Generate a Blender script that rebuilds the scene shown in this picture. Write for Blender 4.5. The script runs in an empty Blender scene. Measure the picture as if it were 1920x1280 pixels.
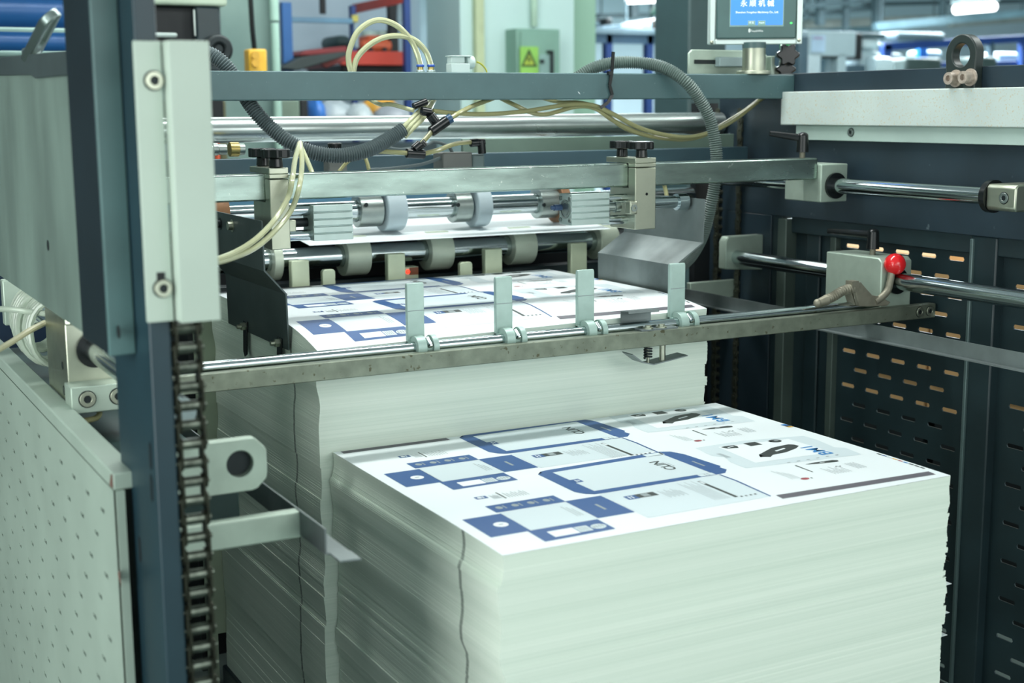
import bpy, bmesh, math, random
from mathutils import Vector, Matrix
random.seed(7)
SC = bpy.context.scene
COL = SC.collection

# ------------------------------------------------------------------ camera
FPX = 2589.4
YAW, PITCH, ROLL = -0.490265, -0.167588, 0.006913
CAM = Vector((-1.036, -1.98, 1.65))
RM = Matrix.Rotation(YAW, 3, 'Z') @ Matrix.Rotation(PITCH, 3, 'X') @ Matrix.Rotation(ROLL, 3, 'Y')
RIGHT, FWD, UP = RM @ Vector((1, 0, 0)), RM @ Vector((0, 1, 0)), RM @ Vector((0, 0, 1))
cd = bpy.data.cameras.new('camera'); cam = bpy.data.objects.new('camera', cd); COL.objects.link(cam)
cd.sensor_width = 36; cd.lens = FPX / 1920 * 36; cd.clip_start = .05; cd.clip_end = 100
m = Matrix((RIGHT, UP, -FWD)).transposed().to_4x4(); m.translation = CAM
cam.matrix_world = m
cd.dof.use_dof = True; cd.dof.focus_distance = 3.25; cd.dof.aperture_fstop = 3.2
SC.camera = cam
# ------------------------------------------------------------------ light and exposure
SC.view_settings.view_transform = 'Standard'; SC.view_settings.look = 'None'
SC.view_settings.gamma = 1; SC.view_settings.use_curve_mapping = False
SC.view_settings.exposure = 0.06
w = bpy.data.worlds.new('world'); SC.world = w; w.use_nodes = True
w.node_tree.nodes['Background'].inputs[0].default_value = (.74, .84, .83, 1)
w.node_tree.nodes['Background'].inputs[1].default_value = 1.75
def area(name, loc, size, power, target, color=(.96, 1, .97)):
    d = bpy.data.lights.new(name, 'AREA'); d.shape = 'RECTANGLE'; d.size, d.size_y = size
    d.energy = power; d.color = color
    o = bpy.data.objects.new(name, d); COL.objects.link(o); o.location = loc
    o.rotation_euler = (Vector(target) - Vector(loc)).to_track_quat('-Z', 'Y').to_euler()
area('fill_light_front', (1.6, -4.0, 2.7), (4.0, 1.6), 60, (.6, .6, 1.0), (1, 1, .97))  # unseen fill behind the camera, added to brighten the front faces
area('ceiling_light_over', (.6, 1.15, 3.2), (2.4, .22), 54, (.6, 1.15, 0))
area('ceiling_light_back', (1.2, 3.4, 3.2), (3.0, .6), 60, (1.2, 3.4, 0))
area('ceiling_light_shop', (2.4, 4.2, 3.25), (3.2, .6), 42, (2.6, 6.6, 1.2), (.92, 1, 1))
area('ceiling_light_hall', (9.0, 9.0, 3.2), (6, 2), 1700, (9.0, 9.0, 0), (.85, .96, 1))
area('fill_light_left', (-4.4, -1.2, 2.3), (2.6, 5.0), 300, (-.3, .5, .9), (.95, 1, .97))  # unseen side fill, added to lift the left pile flanks and panels

area('ceiling_light_aisle', (6.6, 4.6, 3.25), (4, .8), 95, (8.2, 8.4, 1.3), (.93, 1, 1))

# ------------------------------------------------------------------ helpers
def ray(u, v): return RIGHT * ((u - 960) / FPX) + FWD + UP * ((640 - v) / FPX)
def P(u, v, ax, val):                      # where the sight line of a photo point meets a world plane
    r = ray(u, v); i = 'xyz'.index(ax)
    return CAM + r * ((val - CAM[i]) / r[i])
def lin(c):
    return tuple(((x / 255) / 12.92 if x / 255 <= .04045 else ((x / 255 + .055) / 1.055) ** 2.4) for x in c)
MATS = {}
def M(name, c, rough=.5, metal=0., var=.12, scale=6., bump=0., c2=None, spot=None, spot_scale=60., spot_th=.66,
      emit=0., trans=0., stretch=(1, 1, 1), coat=0.):
    if name in MATS: return MATS[name]
    mt = bpy.data.materials.new(name); mt.use_nodes = True; nt = mt.node_tree; N = nt.nodes; L = nt.links
    b = N['Principled BSDF']; b.inputs['Roughness'].default_value = rough; b.inputs['Metallic'].default_value = metal
    b.inputs['Transmission Weight'].default_value = trans; b.inputs['Coat Weight'].default_value = coat
    a = lin(c) if max(c) > 1 else c
    a2 = (lin(c2) if c2 else tuple(x * (1 - var * 2.2) for x in a))
    tc = N.new('ShaderNodeTexCoord'); mp = N.new('ShaderNodeMapping'); mp.inputs['Scale'].default_value = stretch
    geo = N.new('ShaderNodeNewGeometry'); L.new(geo.outputs['Position'], mp.inputs['Vector'])
    n = N.new('ShaderNodeTexNoise'); n.inputs['Scale'].default_value = scale; n.inputs['Detail'].default_value = 5
    L.new(mp.outputs[0], n.inputs['Vector'])
    r = N.new('ShaderNodeMapRange'); r.inputs['From Min'].default_value = .32; r.inputs['From Max'].default_value = .68
    L.new(n.outputs['Fac'], r.inputs['Value'])
    mx = N.new('ShaderNodeMix'); mx.data_type = 'RGBA'
    mx.inputs[6].default_value = (*a, 1); mx.inputs[7].default_value = (*a2, 1); L.new(r.outputs[0], mx.inputs[0])
    out = mx.outputs[2]
    if spot:
        n2 = N.new('ShaderNodeTexNoise'); n2.inputs['Scale'].default_value = spot_scale; n2.inputs['Detail'].default_value = 4
        L.new(geo.outputs['Position'], n2.inputs['Vector'])
        r2 = N.new('ShaderNodeMapRange'); r2.inputs['From Min'].default_value = spot_th; r2.inputs['From Max'].default_value = spot_th + .06
        L.new(n2.outputs['Fac'], r2.inputs['Value'])
        m2 = N.new('ShaderNodeMix'); m2.data_type = 'RGBA'; m2.inputs[7].default_value = (*lin(spot), 1)
        L.new(out, m2.inputs[6]); L.new(r2.outputs[0], m2.inputs[0]); out = m2.outputs[2]
    L.new(out, b.inputs['Base Color'])
    if metal > .4:
        rr = N.new('ShaderNodeMapRange'); rr.inputs['To Min'].default_value = rough * .8; rr.inputs['To Max'].default_value = min(1, rough * 1.35)
        L.new(n.outputs['Fac'], rr.inputs['Value']); L.new(rr.outputs[0], b.inputs['Roughness'])
    if emit:
        L.new(out, b.inputs['Emission Color']); b.inputs['Emission Strength'].default_value = emit
    if bump:
        bp = N.new('ShaderNodeBump'); bp.inputs['Strength'].default_value = bump; bp.inputs['Distance'].default_value = .002
        L.new(n.outputs['Fac'], bp.inputs['Height']); L.new(bp.outputs[0], b.inputs['Normal'])
    MATS[name] = mt; return mt

def basis(d):
    d = Vector(d).normalized(); a = Vector((0, 0, 1)) if abs(d.z) < .9 else Vector((1, 0, 0))
    x = a.cross(d).normalized(); return x, d.cross(x), d
class MB:
    def __init__(s): s.v = []; s.f = []
    def add(s, vs, fs):
        o = len(s.v); s.v += [Vector(v) for v in vs]; s.f += [[o + i for i in f] for f in fs]; return s
    def box(s, lo, hi):
        x0, y0, z0 = (min(a, b) for a, b in zip(lo, hi)); x1, y1, z1 = (max(a, b) for a, b in zip(lo, hi))
        return s.add([(x0, y0, z0), (x1, y0, z0), (x1, y1, z0), (x0, y1, z0), (x0, y0, z1), (x1, y0, z1), (x1, y1, z1), (x0, y1, z1)],
                     [(0, 3, 2, 1), (4, 5, 6, 7), (0, 1, 5, 4), (1, 2, 6, 5), (2, 3, 7, 6), (3, 0, 4, 7)])
    def obox(s, c, X, Y, Z, hx, hy, hz):       # oriented box
        c, X, Y, Z = map(Vector, (c, X, Y, Z)); vs = []
        for k in (-1, 1):
            for a, b in ((-1, -1), (1, -1), (1, 1), (-1, 1)): vs.append(c + X * hx * a + Y * hy * b + Z * hz * k)
        return s.add(vs, [(0, 3, 2, 1), (4, 5, 6, 7), (0, 1, 5, 4), (1, 2, 6, 5), (2, 3, 7, 6), (3, 0, 4, 7)])
    def bar(s, a, b, w, h):                    # rectangular bar between two points
        a, b = Vector(a), Vector(b); x, y, d = basis(b - a)
        return s.obox((a + b) / 2, x, y, d, w / 2, h / 2, (b - a).length / 2)
    def cyl(s, a, b, r, n=20, r2=None, cap=True):
        a, b = Vector(a), Vector(b); x, y, d = basis(b - a); r2 = r if r2 is None else r2
        vs = []
        for c, q in ((a, r), (b, r2)):
            for i in range(n):
                t = 2 * math.pi * i / n; vs.append(c + x * q * math.cos(t) + y * q * math.sin(t))
        fs = [(i, (i + 1) % n, n + (i + 1) % n, n + i) for i in range(n)]
        if cap: fs += [tuple(range(n))[::-1], tuple(range(n, 2 * n))]
        return s.add(vs, fs)
    def ring(s, a, b, ro, ri, n=24):           # tube with a bore
        a, b = Vector(a), Vector(b); x, y, d = basis(b - a); vs = []
        for c, q in ((a, ro), (b, ro), (b, ri), (a, ri)):
            for i in range(n):
                t = 2 * math.pi * i / n; vs.append(c + x * q * math.cos(t) + y * q * math.sin(t))
        return s.add(vs, [(k * n + i, k * n + (i + 1) % n, ((k + 1) % 4) * n + (i + 1) % n, ((k + 1) % 4) * n + i) for k in range(4) for i in range(n)])
    def tube(s, pts, r, n=10, rf=None, cap=True):
        pts = [Vector(p) for p in pts]; rings = []; x = None
        for i, p in enumerate(pts):
            d = (pts[min(i + 1, len(pts) - 1)] - pts[max(i - 1, 0)]).normalized()
            if x is None: x = basis(d)[0]
            x = (x - d * x.dot(d)).normalized(); y = d.cross(x); q = rf(i) if rf else r
            rings.append([p + x * q * math.cos(2 * math.pi * k / n) + y * q * math.sin(2 * math.pi * k / n) for k in range(n)])
        vs = [v for g in rings for v in g]
        fs = [(i * n + k, i * n + (k + 1) % n, (i + 1) * n + (k + 1) % n, (i + 1) * n + k) for i in range(len(pts) - 1) for k in range(n)]
        if cap: fs += [tuple(range(n))[::-1], tuple(range((len(pts) - 1) * n, len(pts) * n))]
        return s.add(vs, fs)
    def prism(s, poly, ax, lo, hi):            # poly in the two other axes, in xyz order
        i = 'xyz'.index(ax); n = len(poly); vs = []
        for t in (lo, hi):
            for p in poly:
                q = list(p); q.insert(i, t); vs.append(q)
        return s.add(vs, [tuple(range(n))[::-1], tuple(range(n, 2 * n))] + [(k, (k + 1) % n, n + (k + 1) % n, n + k) for k in range(n)])
    def oprism(s, poly, O, X, Y, Z, h):        # poly in the plane X, Y through O, thickness h along Z
        O, X, Y, Z = map(Vector, (O, X, Y, Z)); n = len(poly)
        vs = [O + X * p[0] + Y * p[1] + Z * t for t in (0, h) for p in poly]
        return s.add(vs, [tuple(range(n))[::-1], tuple(range(n, 2 * n))] + [(k, (k + 1) % n, n + (k + 1) % n, n + k) for k in range(n)])
    def sphere(s, c, r, nu=20, nv=12, sz=1.):
        c = Vector(c); vs = [c + Vector((0, 0, r * sz))]
        for j in range(1, nv):
            a = math.pi * j / nv
            for i in range(nu):
                t = 2 * math.pi * i / nu; vs.append(c + Vector((r * math.sin(a) * math.cos(t), r * math.sin(a) * math.sin(t), r * math.cos(a) * sz)))
        vs.append(c - Vector((0, 0, r * sz))); L = len(vs) - 1
        fs = [(0, 1 + i, 1 + (i + 1) % nu) for i in range(nu)]
        for j in range(nv - 2):
            fs += [(1 + j * nu + i, 1 + (j + 1) * nu + i, 1 + (j + 1) * nu + (i + 1) % nu, 1 + j * nu + (i + 1) % nu) for i in range(nu)]
        fs += [(L, 1 + (nv - 2) * nu + (i + 1) % nu, 1 + (nv - 2) * nu + i) for i in range(nu)]
        return s.add(vs, fs)
    def sheetplate(s, prof, ax, lo, hi, t):    # bent sheet metal: open polyline profile thickened by t
        pr = [Vector((p[0], p[1])) for p in prof]; off = []
        for i in range(len(pr)):
            d1 = (pr[i] - pr[i - 1]).normalized() if i else None
            d2 = (pr[i + 1] - pr[i]).normalized() if i < len(pr) - 1 else None
            ns = [Vector((-d.y, d.x)) for d in (d1, d2) if d is not None]
            nn = sum(ns, Vector((0, 0))).normalized(); off.append(pr[i] + nn * t / max(.4, nn.dot(ns[0])))
        i = 'xyz'.index(ax); n = len(pr); vs = []
        for e in (lo, hi):
            for p in pr + off:
                q = [p.x, p.y]; q.insert(i, e); vs.append(q)
        fs = []
        for k in range(n - 1):
            fs += [(k, k + 1, 2 * n + k + 1, 2 * n + k), (n + k, 3 * n + k, 3 * n + k + 1, n + k + 1),
                   (k, n + k, n + k + 1, k + 1), (2 * n + k, 2 * n + k + 1, 3 * n + k + 1, 3 * n + k)]
        fs += [(0, 2 * n, 3 * n, n), (n - 1, 2 * n - 1, 4 * n - 1, 3 * n - 1)]
        return s.add(vs, fs)
OFF = {}
def obj(name, mb, mat, parent=None, bevel=0., smooth=True, kind=None, label=None, ang=35):
    o0 = OFF.get(parent.name, Vector()) if parent else Vector()
    me = bpy.data.meshes.new(name)
    me.from_pydata([tuple(v - o0) for v in mb.v], [], mb.f); me.validate()
    bm = bmesh.new(); bm.from_mesh(me); bmesh.ops.recalc_face_normals(bm, faces=bm.faces); bm.to_mesh(me); bm.free()
    me.materials.append(mat)
    if smooth:
        me.polygons.foreach_set('use_smooth', [True] * len(me.polygons)); me.set_sharp_from_angle(angle=math.radians(ang))
    o = bpy.data.objects.new(name, me); COL.objects.link(o)
    if parent: o.parent = parent
    OFF[o.name] = o0
    if bevel:
        bv = o.modifiers.new('bevel', 'BEVEL'); bv.width = bevel; bv.segments = 2; bv.limit_method = 'ANGLE'; bv.angle_limit = math.radians(40)
    if kind: o['kind'] = kind
    if label: o['label'] = label
    return o
def thing(name, label, cat, loc, group=None):
    o = bpy.data.objects.new(name, None); COL.objects.link(o); o.empty_display_size = .05
    o.location = loc; OFF[o.name] = Vector(loc); o['label'] = label; o['category'] = cat
    if group: o['group'] = group
    return o
def tag(o, label, cat, group=None):
    o['label'] = label; o['category'] = cat
    if group: o['group'] = group
    return o
def struct(name, mb, mat, parent=None, **k):
    o = obj(name, mb, mat, parent, **k)
    if not parent: o['kind'] = 'structure'
    return o
def spline(pts, k=8):                           # Catmull-Rom through the points
    pts = [Vector(p) for p in pts]; q = [pts[0] * 2 - pts[1]] + pts + [pts[-1] * 2 - pts[-2]]; out = []
    for i in range(1, len(q) - 2):
        a, b, c, d = q[i - 1:i + 3]
        for j in range(k):
            t = j / k
            out.append(.5 * ((2 * b) + (c - a) * t + (2 * a - 5 * b + 4 * c - d) * t * t + (3 * b - a - 3 * c + d) * t ** 3))
    out.append(pts[-1]); return out
def resample(pts, step):
    out = [pts[0]]; acc = 0
    for a, b in zip(pts, pts[1:]):
        L = (b - a).length; t = step - acc
        while t <= L and L > 0: out.append(a.lerp(b, t / L)); t += step
        acc = (acc + L) % step
    return out
def text_mb(body, size, O, X, Y, align='CENTER', bold=0.):
    c = bpy.data.curves.new('text', 'FONT'); c.body = body; c.size = size; c.align_x = align; c.align_y = 'CENTER'; c.offset = bold
    c.resolution_u = 3
    o = bpy.data.objects.new('text', c); COL.objects.link(o)
    dg = bpy.context.evaluated_depsgraph_get(); me = bpy.data.meshes.new_from_object(o.evaluated_get(dg))
    O, X, Y = map(Vector, (O, X, Y)); mb = MB()
    mb.add([O + X * v.co.x + Y * v.co.y for v in me.vertices], [tuple(p.vertices) for p in me.polygons])
    bpy.data.objects.remove(o); bpy.data.curves.remove(c); bpy.data.meshes.remove(me); return mb
def hexbolt(mb, c, d, r, h, n=16): c, d = Vector(c), Vector(d).normalized(); return mb.cyl(c, c + d * h, r, n)
def bolt(parent, c, d, r, h, mat, name='bolt'):        # socket head cap screw
    c, d = Vector(c), Vector(d).normalized()
    o = obj(name, MB().ring(c, c + d * h, r, r * .5, 20), mat, parent, bevel=.0006)
    obj('hex_socket', MB().cyl(c, c + d * h * .4, r * .52, 6), dark, parent, smooth=False)
    obj('bolt_seat', MB().ring(c, c + d * h * .08, r * 1.14, r * .9, 20), dark, parent)
    return o

# ------------------------------------------------------------------ materials
teal = M('beam_paint', (76, 106, 109), .42, 0, .07, 9, .15, spot=(150, 175, 172), spot_scale=160, spot_th=.72)
navy = M('dark_frame_paint', (44, 60, 70), .38, 0, .16, 4, .1, spot=(95, 110, 116), spot_scale=22, spot_th=.70)
navy2 = M('door_paint', (38, 56, 61), .40, 0, .16, 5, .1)
black = M('black_plastic', (14, 18, 20), .25, 0, .05, 8)
dark = M('dark_steel', (40, 48, 50), .45, .5, .15, 12)
deep = M('machine_black', (12, 20, 24), .6, 0, .1, 5)
grplate = M('bare_plate', (136, 156, 146), .45, .25, .18, 5, .1, stretch=(1, 1, .35))
post_m = M('post_paint', (28, 54, 64), .4, 0, .14, 5, .1)
cover = M('cream_paint', (182, 196, 184), .4, 0, .03, 6)
perf = M('panel_paint', (160, 176, 164), .45, 0, .06, 5, .05, spot=(105, 95, 80), spot_scale=30, spot_th=.76)
whitep = M('white_paint', (196, 208, 203), .45, 0, .05, 6, spot=(192, 186, 164), spot_scale=210, spot_th=.59)
chrome = M('chrome', (196, 206, 208), .13, 1, .05, 5)
steel = M('brushed_steel', (170, 180, 176), .33, 1, .12, 10)
nickel = M('nickel_plate', (186, 190, 172), .36, 1, .06, 20)
galv = M('zinc_bar', (176, 194, 186), .26, 1, .20, 7, stretch=(1, 1, 4), spot=(206, 214, 206), spot_scale=70, spot_th=.68)
oldsteel = M('stained_bar', (138, 146, 130), .45, .75, .14, 26, .1, spot=(92, 92, 72), spot_scale=70, spot_th=.64)
alu = M('anodised_aluminium', (188, 204, 200), .42, .7, .03, 30)
finger_m = M('finger_aluminium', (176, 200, 192), .45, .35, .05, 30)
collar_m = M('collar_paint', (196, 206, 188), .4, .2, .05, 16)
stop_m = M('stop_paint', (200, 210, 182), .4, .25, .05, 18)
stainless = M('stainless_sheet', (138, 148, 148), .46, .7, .14, 9)
darksheet = M('dark_sheet', (84, 96, 96), .42, .4, .12, 9)
olive = M('olive_zinc', (180, 196, 182), .45, .45, .07, 18)
plastic_disc = M('grey_nylon', (176, 192, 198), .5, 0, .05, 10)
bronze = M('bronze_disc', (136, 98, 66), .5, .3, .1, 20)
tube_m = M('pvc_tube', (214, 216, 176), .2, 0, .06, 8, trans=.35)
tube_o = M('old_pvc_tube', (178, 176, 128), .22, 0, .08, 8, trans=.3)
hose_m = M('grey_conduit', (92, 104, 106), .42, 0, .06, 10)
hose_l = M('light_conduit', (106, 122, 117), .42, 0, .06, 10)
redm = M('red_ball', (226, 28, 34), .18, 0, .02, 5, coat=.5)
rust = M('dull_clamp_steel', (150, 146, 130), .5, .6, .12, 40)
chain_m = M('oiled_chain', (66, 68, 58), .38, .85, .2, 60)
roll_m = M('chain_roller', (104, 112, 102), .34, .9, .25, 60)
chain_d = M('dusty_chain', (74, 78, 66), .55, .5, .2, 60)
ink_blue = M('ink_blue', (46, 86, 140), .55, 0, .02, 4)
ink_grey = M('ink_grey', (92, 90, 98), .55, 0, .02, 4)
ink_dark = M('ink_dark', (52, 60, 58), .55, 0, .05, 4)
ink_pale = M('ink_pale', (206, 218, 222), .55, 0, .01, 4)
ink_mid = M('ink_text', (150, 160, 162), .55, 0, .02, 4)
ink_cyan = M('ink_cyan', (52, 132, 196), .55, 0, .02, 4)
ink_red = M('ink_red', (170, 70, 80), .55, 0, .02, 4)
ink_orange = M('ink_orange', (226, 176, 70), .55, 0, .02, 4)
ink_white = M('ink_white', (232, 238, 240), .55, 0, .01, 4)
sheet_m = M('coated_board', (230, 237, 239), .48, 0, .005, 3)

def paper_mat(name, mark_y):
    mt = bpy.data.materials.new(name); mt.use_nodes = True; nt = mt.node_tree; N = nt.nodes; L = nt.links
    b = N['Principled BSDF']; b.inputs['Roughness'].default_value = .75
    g = N.new('ShaderNodeNewGeometry'); mp = N.new('ShaderNodeMapping'); mp.inputs['Scale'].default_value = (.5, .5, 260)
    L.new(g.outputs['Position'], mp.inputs['Vector'])
    n = N.new('ShaderNodeTexNoise'); n.inputs['Scale'].default_value = 1; n.inputs['Detail'].default_value = 6; L.new(mp.outputs[0], n.inputs['Vector'])
    mp2 = N.new('ShaderNodeMapping'); mp2.inputs['Scale'].default_value = (.25, .25, 36); L.new(g.outputs['Position'], mp2.inputs['Vector'])
    n2 = N.new('ShaderNodeTexNoise'); n2.inputs['Scale'].default_value = 1; n2.inputs['Detail'].default_value = 3; L.new(mp2.outputs[0], n2.inputs['Vector'])
    ad = N.new('ShaderNodeMath'); ad.operation = 'ADD'; L.new(n.outputs['Fac'], ad.inputs[0]); L.new(n2.outputs['Fac'], ad.inputs[1])
    r = N.new('ShaderNodeMapRange'); r.inputs['From Min'].default_value = .72; r.inputs['From Max'].default_value = 1.28; L.new(ad.outputs[0], r.inputs['Value'])
    mx = N.new('ShaderNodeMix'); mx.data_type = 'RGBA'
    mx.inputs[6].default_value = (*lin((206, 219, 206)), 1); mx.inputs[7].default_value = (*lin((222, 232, 220)), 1); L.new(r.outputs[0], mx.inputs[0])
    # pencil line drawn down the left flank of the pile
    sx = N.new('ShaderNodeSeparateXYZ'); L.new(g.outputs['Position'], sx.inputs[0])
    wv = N.new('ShaderNodeTexNoise'); wv.noise_dimensions = '1D'; wv.inputs['Scale'].default_value = 9; wv.inputs['Detail'].default_value = 4
    L.new(sx.outputs['Z'], wv.inputs['W'])
    def mth(op, a, bb):
        q = N.new('ShaderNodeMath'); q.operation = op
        for i, x in enumerate((a, bb)):
            if isinstance(x, (int, float)): q.inputs[i].default_value = x
            elif x is not None: L.new(x, q.inputs[i])
        return q.outputs[0]
    d = mth('ABSOLUTE', mth('SUBTRACT', mth('ADD', sx.outputs['Y'], mth('MULTIPLY', wv.outputs['Fac'], .018)), mark_y + .009), None)
    on = mth('LESS_THAN', d, .0055)
    sn = N.new('ShaderNodeSeparateXYZ'); L.new(g.outputs['True Normal'], sn.inputs[0])
    on = mth('MULTIPLY', on, mth('LESS_THAN', sn.outputs['X'], -.7))
    on = mth('MULTIPLY', on, mth('ADD', mth('MULTIPLY', n.outputs['Fac'], .8), .35))
    m2 = N.new('ShaderNodeMix'); m2.data_type = 'RGBA'; m2.inputs[7].default_value = (*lin((96, 106, 100)), 1)
    L.new(mx.outputs[2], m2.inputs[6]); L.new(on, m2.inputs[0]); L.new(m2.outputs[2], b.inputs['Base Color'])
    bp = N.new('ShaderNodeBump'); bp.inputs['Strength'].default_value = .25; bp.inputs['Distance'].default_value = .001
    L.new(ad.outputs[0], bp.inputs['Height']); L.new(bp.outputs[0], b.inputs['Normal'])
    return mt

# ------------------------------------------------------------------ room shell
floor_m = M('concrete_floor', (120, 138, 134), .5, 0, .1, 2)
wall_m = M('wall_paint', (186, 202, 210), .7, 0, .04, 1)
ceil_m = M('ceiling_paint', (204, 214, 218), .8, 0, .05, 1)
X0, X1, Y0, Y1, H = -7, 19, -7, 15, 3.4
struct('floor', MB().box((X0, Y0, -.1), (X1, Y1, 0)), floor_m)
struct('ceiling', MB().box((X0, Y0, H), (X1, Y1, H + .1)), ceil_m)
struct('wall_back', MB().box((X0, Y1, 0), (X1, Y1 + .1, H)), wall_m)
struct('wall_left', MB().box((X0 - .1, Y0, 0), (X0, Y1, H)), M('left_wall_paint', (96, 116, 116), .8, 0, .05, 1))
struct('wall_right', MB().box((X1, Y0, 0), (X1 + .1, Y1, H)), wall_m)
PIL = M('pillar_paint', (190, 216, 212), .6, 0, .02, 2); GRN = M('green_paint', (146, 182, 160), .6, 0, .03, 2)
a = P(862, 0, 'y', 6.0).x; b = P(1076, 0, 'y', 6.0).x; c = P(1117, 0, 'y', 6.15).x
struct('wall_pillar', MB().box((a, 6.0, 0), (b, 6.5, H)), PIL)
struct('wall_partition', MB().box((b, 6.15, 0), (c, 6.5, H)), GRN)
a2 = P(520, 0, 'y', 6.6).x
struct('wall_shelf', MB().box((a2 - 2.6, 6.6, 0), (a, 6.7, H)), M('grey_wall', (166, 184, 198), .7, 0, .04, 1.5))
# conduit running down the pillar
cx = P(890, 60, 'y', 5.97).x
tag(obj('cable_duct', MB().box((cx, 5.95, .2), (cx + .06, 6.0, H)), M('trunk', (196, 208, 168), .6), bevel=.004), 'cream vertical cable trunking on the left of the white pillar', 'trunking')

# ------------------------------------------------------------------ paper piles
W, D = 1.028, .795
def smooth_noise(seed, step):
    rnd = random.Random(seed); vals = {}
    def f(z):
        k = math.floor(z / step); t = z / step - k
        for q in (k, k + 1):
            if q not in vals: vals[q] = rnd.uniform(-1, 1)
        t = t * t * (3 - 2 * t); return vals[k] * (1 - t) + vals[k + 1] * t
    return f
def droop(xl, yl, A):                          # how far the top of the pile sags towards its front and its left edge
    a = A * (1 - .45 * max(0, min(1, xl / W)))
    return a * max(0, (.24 - yl) / .24) ** 1.7 if yl < .24 else 0
def make_pile(label, X, Y, top, A, seed, amp, torn, mark):
    t = thing('paper_stack', label, 'paper stack', (X, Y, .13), 'piles of printed board')
    rl, rr, rf, step = smooth_noise(seed, .06), smooth_noise(seed + 1, .05), smooth_noise(seed + 2, .09), smooth_noise(seed + 3, .021)
    rnd = random.Random(seed + 9); mb = MB(); z = .13; ringpts = []
    ys = [0, .03, .07, .12, .18, .24, .5, D]; xs = [0, .25, .5, .75, W]
    rel = [(x, 0) for x in xs] + [(W, y) for y in ys[1:]] + [(0, D)] + [(0, y) for y in ys[-2:0:-1]]
    n = len(rel); zs = []
    jl = jr = jf = 0.
    while z < top - .0005:
        h = (.02 if z < .5 else rnd.choice((.0016, .002, .0026))) ; h = min(h, top - z)
        if rnd.random() < .07: jl = rnd.uniform(-1, 1) * .0015
        if rnd.random() < .10: jr = rnd.uniform(-1, 1) * .0042
        if rnd.random() < .06: jf = rnd.uniform(-1, 1) * .0006
        fade = min(1, (top - z) / .06)
        l = (rl(z) * .011 * amp + jl + rnd.uniform(-1, 1) * .0002) * fade
        r = (rr(z) * .006 * amp + jr + rnd.uniform(-1, 1) * .0010) * fade - .012 * amp * (top - z)
        f = (rf(z) * .004 * amp + jf + rnd.uniform(-1, 1) * .00008) * fade
        for zz in (z, z + h):
            k = max(0, min(1, 1 - (top - zz) / .22)) ** 1.5
            base = len(mb.v)
            for (x, y) in rel:
                px = x + (l if x == 0 else r if x == W else 0); py = y + (f if y == 0 else 0)
                mb.v.append(Vector((X + px, Y + py, zz - droop(x, y, A) * k)))
            if base:
                mb.f += [[base - n + i, base - n + (i + 1) % n, base + (i + 1) % n, base + i] for i in range(n)]
        z += h
    obj('sheet_edges', mb, paper_mat('board_edges_%d' % seed, mark), t, smooth=False, kind='stuff')
    # the top sheet, following the sag
    gx, gy = [W * i / 12 for i in range(13)], [0, .015, .03, .05, .07, .09, .12, .15, .18, .21, .24, .4, .6, D]
    s = MB()
    zt = lambda x, y: top - droop(x, y, A)
    vs = [(X + x, Y + y, zt(x, y) + .0004) for y in gy for x in gx] + [(X + x, Y + y, zt(x, y)) for y in gy for x in gx]
    nx = len(gx); q = nx * len(gy); fs = []
    for j in range(len(gy) - 1):
        for i in range(nx - 1):
            k = j * nx + i; fs += [(k, k + 1, k + nx + 1, k + nx), (q + k + nx, q + k + nx + 1, q + k + 1, q + k)]
    rim = [i for i in range(nx)] + [j * nx + nx - 1 for j in range(1, len(gy))] + [(len(gy) - 1) * nx + i for i in range(nx - 2, -1, -1)] + [j * nx for j in range(len(gy) - 2, 0, -1)]
    fs += [(rim[i], q + rim[i], q + rim[(i + 1) % len(rim)], rim[(i + 1) % len(rim)]) for i in range(len(rim))]
    s.add(vs, fs); sh = obj('top_sheet', s, sheet_m, t, label='white printed top sheet')
    print_sheet(sh, X, Y, zt)
    return t

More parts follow.
